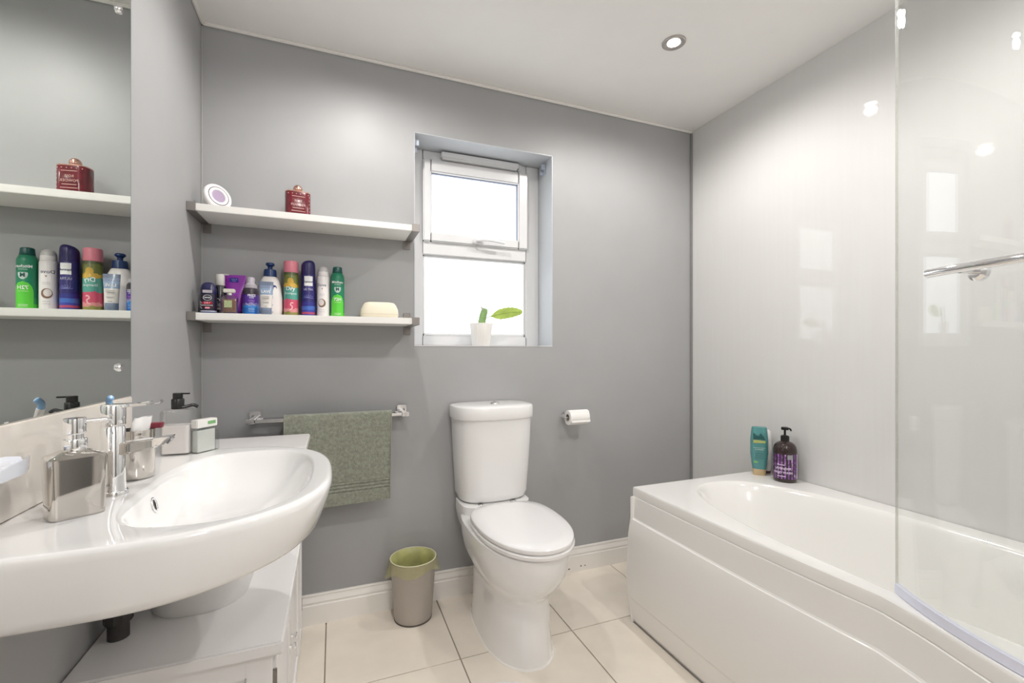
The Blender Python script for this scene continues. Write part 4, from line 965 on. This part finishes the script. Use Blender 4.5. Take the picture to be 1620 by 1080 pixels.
new_obj('nozzle', box(0.0, 0.027, -0.0035, 0.0035, 0.1465, 0.150, 0.0012), M_BLACK, cb).rotation_euler = (0, 0, -0.1)
tg = new_obj('tie_tag', tube(catmull([(0.010, -0.006, 0.115), (0.022, 0.0, 0.117), (0.032, 0.004, 0.119), (0.040, 0.008, 0.114)], 5), 0.004, 8), M_BLACK, cb)
bx = root('small_carton', 'small white carton with green print beside the clear pump bottle', 'carton', (0.160, 1.349, BZ), math.radians(-36))
new_obj('clear_case', box(-0.010, 0.010, -0.026, 0.026, 0, 0.062, 0.001), glass_thin('case_plastic', (0.93, 0.95, 0.94), 2.0, 0.05), bx)
new_obj('carton_core', box(-0.0085, 0.0085, -0.0245, 0.0245, 0.002, 0.056, 0.001), mat('carton_pale', (0.74, 0.74, 0.72), 0.5), bx)
hd_ = new_obj('carton_top', box(-0.0105, 0.0105, -0.027, 0.030, 0.062, 0.082, 0.0015), mat('carton_white', (0.80, 0.79, 0.76), 0.5), bx)
new_obj('green_print', box(0.0104, 0.0110, 0.002, 0.024, 0.069, 0.077), mat('print_green', (0.20, 0.42, 0.18), 0.5), bx, smooth=0)
new_obj('carton_fold', box(-0.009, 0.009, 0.027, 0.037, 0.0, 0.050, 0.001), glass_thin('case_plastic', 0, 0), bx)

# ------------------------------------------------------------------ cupboards under and beside the basin
tc_ = root('corner_cupboard', 'narrow white cupboard with a worktop in the corner beyond the basin', 'cupboard', (0.18, 1.83, 0))
CX1 = 0.347
new_obj('carcass', box(0.002, CX1 - 0.018, 1.752, 1.910, 0.0, 0.771, 0.002), M_CAB, tc_, world_coords=True)
tpp = new_obj('worktop', box(0.001, 0.380, 1.66, 1.912, 0.771, 0.795, 0.003), mat('worktop_white', (0.84, 0.82, 0.82), 0.25), tc_, world_coords=True)
dr_ = new_obj('door', box(CX1 - 0.017, CX1, 1.756, 1.908, 0.02, 0.765, 0.003), M_CAB, tc_, world_coords=True)
bm = bmesh.new()
for a in ((1.762, 1.795, 0.03, 0.755), (1.869, 1.902, 0.03, 0.755), (1.795, 1.869, 0.03, 0.075), (1.795, 1.869, 0.71, 0.755)): box(CX1, CX1 + 0.005, a[0], a[1], a[2], a[3], 0.0015, bm=bm)
new_obj('door_rails', bm, M_CAB, tc_, world_coords=True)
kb = new_obj('door_knob', lathe([(0.006, 0), (0.0055, 0.010), (0.011, 0.016), (0.0125, 0.021), (0.010, 0.026), (0.004, 0.027)], 20), M_CHROME, tc_); kb.matrix_local = Matrix.Translation((CX1 + 0.004 - 0.18, 1.785 - 1.83, 0.515)) @ Matrix.Rotation(PI / 2, 4, 'Y')
for z in (0.12, 0.62): new_obj('hinge', box(CX1 - 0.004, CX1 + 0.006, 1.904, 1.910, z, z + 0.05, 0.001), M_BRUSH, tc_, world_coords=True)

lc = root('under_basin_cabinet', 'low white cabinet with panelled side standing under the basin', 'cabinet', (0.18, 1.38, 0))
LY0, LY1, LZ = 1.075, 1.745, 0.51
new_obj('carcass', box(0.002, CX1 - 0.018, LY0 + 0.008, LY1, 0.0, LZ - 0.028, 0.002), M_CAB, lc, world_coords=True)
new_obj('top_board', box(0.001, 0.367, LY0 - 0.022, LY1 + 0.004, LZ - 0.028, LZ, 0.004), M_CAB, lc, world_coords=True)
for a in ((0.002, 0.05, 0.0, LZ - 0.03), (CX1 - 0.05, CX1 - 0.002, 0.0, LZ - 0.03)): new_obj('side_stile', box(a[0], a[1], LY0 - 0.008, LY0 + 0.008, a[2], a[3], 0.002), M_CAB, lc, world_coords=True)
for a in ((LZ - 0.072, LZ - 0.03), (0.0, 0.07)): new_obj('side_rail', box(0.05, CX1 - 0.05, LY0 - 0.008, LY0 + 0.008, a[0], a[1], 0.002), M_CAB, lc, world_coords=True)
for x0, x1 in ((0.052, 0.120), (0.122, 0.190), (0.192, CX1 - 0.052)): new_obj('side_board', box(x0, x1, LY0, LY0 + 0.009, 0.07, LZ - 0.072, 0.002), M_CAB, lc, world_coords=True)
for y0, y1, ky in ((LY0 + 0.004, 1.408, 1.385), (1.412, LY1 - 0.004, 1.435)):
    d_ = new_obj('door', box(CX1 - 0.017, CX1, y0, y1, 0.03, LZ - 0.034, 0.003), M_CAB, lc, world_coords=True)
    bm = bmesh.new()
    for a in ((y0 + 0.004, y0 + 0.045, 0.034, LZ - 0.038), (y1 - 0.045, y1 - 0.004, 0.034, LZ - 0.038), (y0 + 0.045, y1 - 0.045, 0.034, 0.08), (y0 + 0.045, y1 - 0.045, LZ - 0.082, LZ - 0.038)): box(CX1, CX1 + 0.005, a[0], a[1], a[2], a[3], 0.0015, bm=bm)
    new_obj('door_rails', bm, M_CAB, lc, world_coords=True)
    k_ = new_obj('door_knob', lathe([(0.005, 0), (0.0045, 0.006), (0.008, 0.010), (0.009, 0.014), (0.006, 0.017)], 18), M_CHROME, lc); k_.matrix_local = Matrix.Translation((CX1 + 0.004 - 0.18, ky - 1.38, 0.30)) @ Matrix.Rotation(PI / 2, 4, 'Y')
for z in (0.06, 0.40): new_obj('hinge', box(CX1 - 0.004, CX1 + 0.006, LY0 + 0.002, LY0 + 0.008, z, z + 0.04, 0.001), M_BRUSH, lc, world_coords=True)

tbb = root('rounded_tub', 'white round-cornered tub standing on the low cabinet under the basin', 'tub', (0.165, 1.385, LZ))
def tub_(z, k): return rrect(0.165, 1.385, 0.100 - k, 0.160 - k, 0.088 - k, z, 10)
new_obj('tub_shell', loft([tub_(LZ, 0.004), tub_(LZ + 0.004, 0.001), tub_(LZ + 0.13, 0.0), tub_(LZ + 0.134, 0.002), tub_(LZ + 0.134, 0.006), tub_(LZ + 0.01, 0.008)]), mat('tub_white', (0.80, 0.79, 0.78), 0.35), tbb, world_coords=True, smooth=40)
new_obj('tub_rim', loft([tub_(LZ + 0.118, -0.004), tub_(LZ + 0.122, -0.006), tub_(LZ + 0.134, -0.006), tub_(LZ + 0.137, -0.002), tub_(LZ + 0.137, 0.004), tub_(LZ + 0.12, 0.003)], False, False), mat('tub_white', 0, 0), tbb, world_coords=True, smooth=40)

wp = root('waste_pipe', 'dark waste pipe dropping from the underside of the basin', 'pipe', (0.042, 1.195, LZ))
m_pipe = mat('dark_pipe', (0.05, 0.045, 0.045), 0.5, vary=0.3, vscale=40)
new_obj('pipe', tube([(0.042, 1.195, LZ), (0.042, 1.195, 0.735)], 0.019, 18), m_pipe, wp, world_coords=True)
new_obj('pipe_nut', tube([(0.042, 1.195, 0.545), (0.042, 1.195, 0.57)], 0.025, 10), m_pipe, wp, world_coords=True, smooth=20)

# ------------------------------------------------------------------ pot plant on the window sill
pp = root('pot_plant', 'cactus cutting with one pale green leaf in a ribbed white pot on the sill', 'pot plant', (1.128, 2.095, OZ0 + 0.004))
rings = []
for r_, z_ in ((0.040, 0.0), (0.042, 0.002), (0.052, 0.085), (0.0555, 0.106), (0.0555, 0.108), (0.0525, 0.108), (0.049, 0.09)):
    rings.append([((r_ + (0.0009 * math.cos(36 * a_) if 0.001 < z_ < 0.107 and r_ != 0.0525 and r_ != 0.049 else 0)) * math.cos(a_), (r_ + (0.0009 * math.cos(36 * a_) if 0.001 < z_ < 0.107 and r_ != 0.0525 and r_ != 0.049 else 0)) * math.sin(a_), z_) for a_ in [2 * PI * k / 144 for k in range(144)]])
new_obj('ribbed_pot', loft(rings), mat('pot_white', (0.86, 0.84, 0.81), 0.45), pp, smooth=60)
new_obj('soil', lathe([(0.049, 0.088), (0.03, 0.093), (0.01, 0.094)], 24), mat('soil', (0.06, 0.045, 0.03), 0.9, bump=1, bscale=150), pp)
m_stem = mat('cactus_green', (0.22, 0.36, 0.13), 0.5, vary=0.2, vscale=30)
m_leaf = mat('leaf_lime', (0.47, 0.60, 0.13), 0.45, vary=0.2, vscale=28)
m_leaf.node_tree.nodes['Principled BSDF'].inputs['Transmission Weight'].default_value = 0.45
m_leaf.node_tree.nodes['Principled BSDF'].inputs['Roughness'].default_value = 0.7
def flat_blade(pts, widths, thick, nrm):
    pts = [Vector(p) for p in pts]; rings = []; n = Vector(nrm).normalized()
    for i, p in enumerate(pts):
        t_ = (pts[min(i + 1, len(pts) - 1)] - pts[max(i - 1, 0)]).normalized(); s_ = t_.cross(n).normalized(); w_ = widths[i]
        th = thick * min(1, w_ / 0.012)
        rings.append([tuple(p + s_ * w_ * u + n * th * v) for u, v in ((-1, 0), (-.5, .35), (0, 1), (.5, .35), (1, 0), (.5, -.35), (0, -1), (-.5, -.35))])
    return loft(rings)
new_obj('stem', flat_blade([(0.0, 0, 0.088), (0.003, 0, 0.11), (0.010, 0, 0.145), (0.017, 0, 0.168), (0.018, 0, 0.178), (0.019, 0, 0.182)], [0.017, 0.018, 0.0175, 0.0165, 0.014, 0.008], 0.005, (0.15, 1, 0)), m_stem, pp, smooth=50)
new_obj('dry_tip', flat_blade([(0.006, 0, 0.170), (0.004, 0, 0.182), (0.000, 0, 0.192)], [0.005, 0.004, 0.0015], 0.0015, (0, 1, 0)), mat('dry_tip', (0.35, 0.36, 0.30), 0.8), pp)
P_ = [(0.046 + 0.168 * q / 16, -0.006 + 0.004 * q / 16, 0.143 + 0.026 * math.sin(q / 16 * 1.6)) for q in range(17)]
Wd = [0.001, 0.006, 0.0125, 0.0175, 0.021, 0.0245, 0.0225, 0.0255, 0.0235, 0.0255, 0.0225, 0.0235, 0.020, 0.019, 0.0155, 0.013, 0.006]
lf = new_obj('leaf', flat_blade(P_, [w_ * 1.12 for w_ in Wd], 0.0025, (0.1, 1, 0.25)), m_leaf, pp, smooth=50)
new_obj('midrib', tube([(p[0], p[1] - 0.0028, p[2]) for p in P_[:-1]], 0.0012, 8), mat('midrib_green', (0.22, 0.34, 0.06), 0.5), lf)
new_obj('leaf_stalk', tube([(0.018, -0.004, 0.134), (0.032, -0.006, 0.139), (0.048, -0.006, 0.1435)], 0.0018, 8), m_stem, pp)

# ------------------------------------------------------------------ bottles on the bath corner
r = root('shampoo_bottle', 'teal shampoo bottle standing on its gold cap in the bath corner', 'bottle', (2.262, 1.505, bz), math.radians(-48))
def sb(z, hx_, hy_): return sring(0, 0, hx_, hy_, hy_, z, 2.8, 2.8, 40)
new_obj('bottle', loft([sb(0.028, 0.027, 0.019), sb(0.05, 0.031, 0.0205), sb(0.10, 0.036, 0.022), sb(0.16, 0.036, 0.021), sb(0.205, 0.032, 0.018), sb(0.215, 0.030, 0.016), sb(0.217, 0.027, 0.013)]), mat('teal_bottle', (0.085, 0.27, 0.27), 0.22, coat=0.4, vary=0.08, vscale=12), r, smooth=40)
new_obj('gold_cap', loft([sb(0, 0.0245, 0.017), sb(0.002, 0.026, 0.0185), sb(0.027, 0.0275, 0.0195), sb(0.028, 0.0265, 0.0185)]), mat('gold_cap', (0.56, 0.42, 0.24), 0.35, 0.2), r)
def flat_poly(name, pts, m_, r_, y):
    bm = bmesh.new(); a_ = [bm.verts.new((x, y, z)) for x, z in pts]; b_ = [bm.verts.new((x, y + 0.004, z)) for x, z in pts]
    bm.faces.new(a_); bm.faces.new(b_[::-1])
    for q in range(len(pts)): bm.faces.new((a_[q], a_[(q + 1) % len(pts)], b_[(q + 1) % len(pts)], b_[q]))
    return new_obj(name, bm, m_, r_, smooth=0)
flat_poly('dark_wave_print', [(-0.024, 0.162), (0.022, 0.162), (0.018, 0.175), (0.006, 0.190), (0.002, 0.187), (0.0, 0.178), (-0.012, 0.18), (-0.024, 0.19)], mat('print_teal_dark', (0.02, 0.10, 0.10), 0.4), r, -0.0221)
flat_poly('lime_band', [(-0.024, 0.145), (0.024, 0.147), (0.024, 0.157), (-0.024, 0.160)], mat('print_limegold', (0.42, 0.46, 0.16), 0.4), r, -0.0223)
print_flat(r, 'head & shoulders', 0.0068, 0.0, 0.125, -0.0226, mat('print_palegreen', (0.55, 0.72, 0.68), 0.5)); print_flat(r, 'SUPREME', 0.0085, 0.0, 0.117, -0.0226, mat('print_palegreen', 0, 0))
for k, (s_, z_) in enumerate((('MOISTURE', 0.098), ('SMOOTH', 0.088), ('ARGAN OIL', 0.078))): print_flat(r, s_, 0.0075, 0.0, z_, -0.0224, mat('print_teal_dark', 0, 0))
flat_poly('green_leaf_print', [(-0.022, 0.055), (-0.006, 0.056), (-0.004, 0.062), (-0.014, 0.066), (-0.022, 0.064)], mat('print_leaf', (0.20, 0.45, 0.18), 0.4), r, -0.0214)
r = root('white_bottle', 'plain white bottle tucked behind the teal shampoo bottle', 'bottle', (2.312, 1.520, bz), math.radians(-30))
new_obj('bottle', loft([sb(0.012, 0.026, 0.017), sb(0.03, 0.028, 0.019), sb(0.15, 0.030, 0.020), sb(0.19, 0.025, 0.017), sb(0.197, 0.02, 0.013)]), mat('bottle_white', (0.80, 0.78, 0.77), 0.3), r, smooth=40)
new_obj('dark_cap', loft([sb(0, 0.024, 0.016), sb(0.002, 0.0255, 0.017), sb(0.0115, 0.0255, 0.017), sb(0.012, 0.024, 0.016)]), mat('cap_maroon', (0.10, 0.04, 0.05), 0.4), r)
r = root('hand_wash_bottle', 'dark brown pump bottle with purple lavender label on the bath rim', 'pump bottle', (2.283, 1.395, bz), math.radians(-46))
m_am = mat('dark_amber', (0.028, 0.014, 0.012), 0.12, coat=0.5)
R_ = 0.046
new_obj('bottle', lathe([(0.040, 0), (0.044, 0.002), (R_, 0.008), (R_, 0.125), (0.0455, 0.135), (0.043, 0.148), (0.037, 0.159), (0.027, 0.167), (0.016, 0.171), (0.0145, 0.173)], 48), m_am, r, smooth=50)
new_obj('pump_collar', lathe([(0.0155, 0.171), (0.0165, 0.172), (0.0165, 0.192), (0.014, 0.1945), (0.006, 0.197)], 28), M_BLACK, r)
ph = new_obj('pump_head', lathe([(0.0045, 0.195), (0.0045, 0.218), (0.0145, 0.2195), (0.0145, 0.229), (0.012, 0.231)], 24), M_BLACK, r)
new_obj('nozzle', tube([(0.008, 0, 0.2245), (0.020, 0, 0.2245), (0.025, 0, 0.221), (0.028, 0, 0.214)], 0.0036, 10), M_BLACK, r).rotation_euler = (0, 0, 0.5)
mL = mat('lavender_label', '#5d3a78', 0.45)
nt = mL.node_tree; b = nt.nodes['Principled BSDF']
tc = nt.nodes.new('ShaderNodeTexCoord'); vo = nt.nodes.new('ShaderNodeTexVoronoi'); vo.inputs['Scale'].default_value = 120
cr_ = nt.nodes.new('ShaderNodeValToRGB')
for k, (p_, c_) in enumerate(((0.0, '#3b1f45'), (0.3, '#7a4596'), (0.5, '#a868c8'), (0.68, '#4d2d55'), (0.85, '#c9a2d8'))):
    e_ = cr_.color_ramp.elements[k] if k < 2 else cr_.color_ramp.elements.new(p_)
    e_.position = p_; e_.color = lin(c_)
nt.links.new(tc.outputs['Object'], vo.inputs['Vector']); nt.links.new(vo.outputs['Color'], cr_.inputs[0]); nt.links.new(cr_.outputs[0], b.inputs['Base Color'])
patch_round(r, 'lavender_label', R_, [(0.016, -0.058, 0.050), (0.120, -0.058, 0.050)], mL)
patch_round(r, 'pale_label_edge', R_, [(0.016, 0.050, 0.060), (0.120, 0.050, 0.060)], mat('label_pale', (0.62, 0.52, 0.66), 0.5))
patch_round(r, 'grey_label_panel', R_, [(0.100, 0.004, 0.026), (0.119, 0.004, 0.026)], mat('label_grey', (0.30, 0.30, 0.33), 0.5), off=0.0003)
m_lp = mat('label_print', (0.72, 0.62, 0.74), 0.5)
for s_, z_, sz in (('LAVENDER', 0.060, 0.0135), ('HAND WASH', 0.043, 0.0125)):
    print_round(r, s_, sz, R_ + 0.0006, z_, m_lp, ang=-0.30, bold=0.0003)
for z_, w_ in ((0.074, 0.022), (0.026, 0.024)): patch_round(r, 'fine_print_line', R_, [(z_, -0.036, -0.036 + w_ * 1.4), (z_ + 0.003, -0.036, -0.036 + w_ * 1.4)], m_lp, off=0.0004)

# ------------------------------------------------------------------ round white mat at the bottom edge of the picture
mt_ = root('bath_mat', 'round fluffy white mat on the floor in front of the toilet', 'mat', (0.94, 1.235, 0))
def fluffy(r0, z0):
    rings = []
    for k in range(14):
        tt = k / 13; rr2 = r0 * (1 - tt); rg = []
        for i in range(80):
            a = 2 * PI * i / 80
            w_ = noise.noise(Vector((math.cos(a) * rr2 * 60, math.sin(a) * rr2 * 60, 1)))
            rg.append(((rr2 + 0.0001 + 0.003 * w_) * math.cos(a), (rr2 + 0.0001 + 0.003 * w_) * math.sin(a), (0.003 if k == 0 else z0 + 0.003 * w_)))
        rings.append(rg)
    return rings
new_obj('pile', loft([[(x * .98, y * .98, 0.0) for x, y, z in fluffy(0.20, 0.014)[0]]] + fluffy(0.20, 0.014)), mat('fluffy_white', (0.84, 0.82, 0.83), 0.95, bump=1.0, bscale=300, sheen=0.4), mt_, smooth=60)
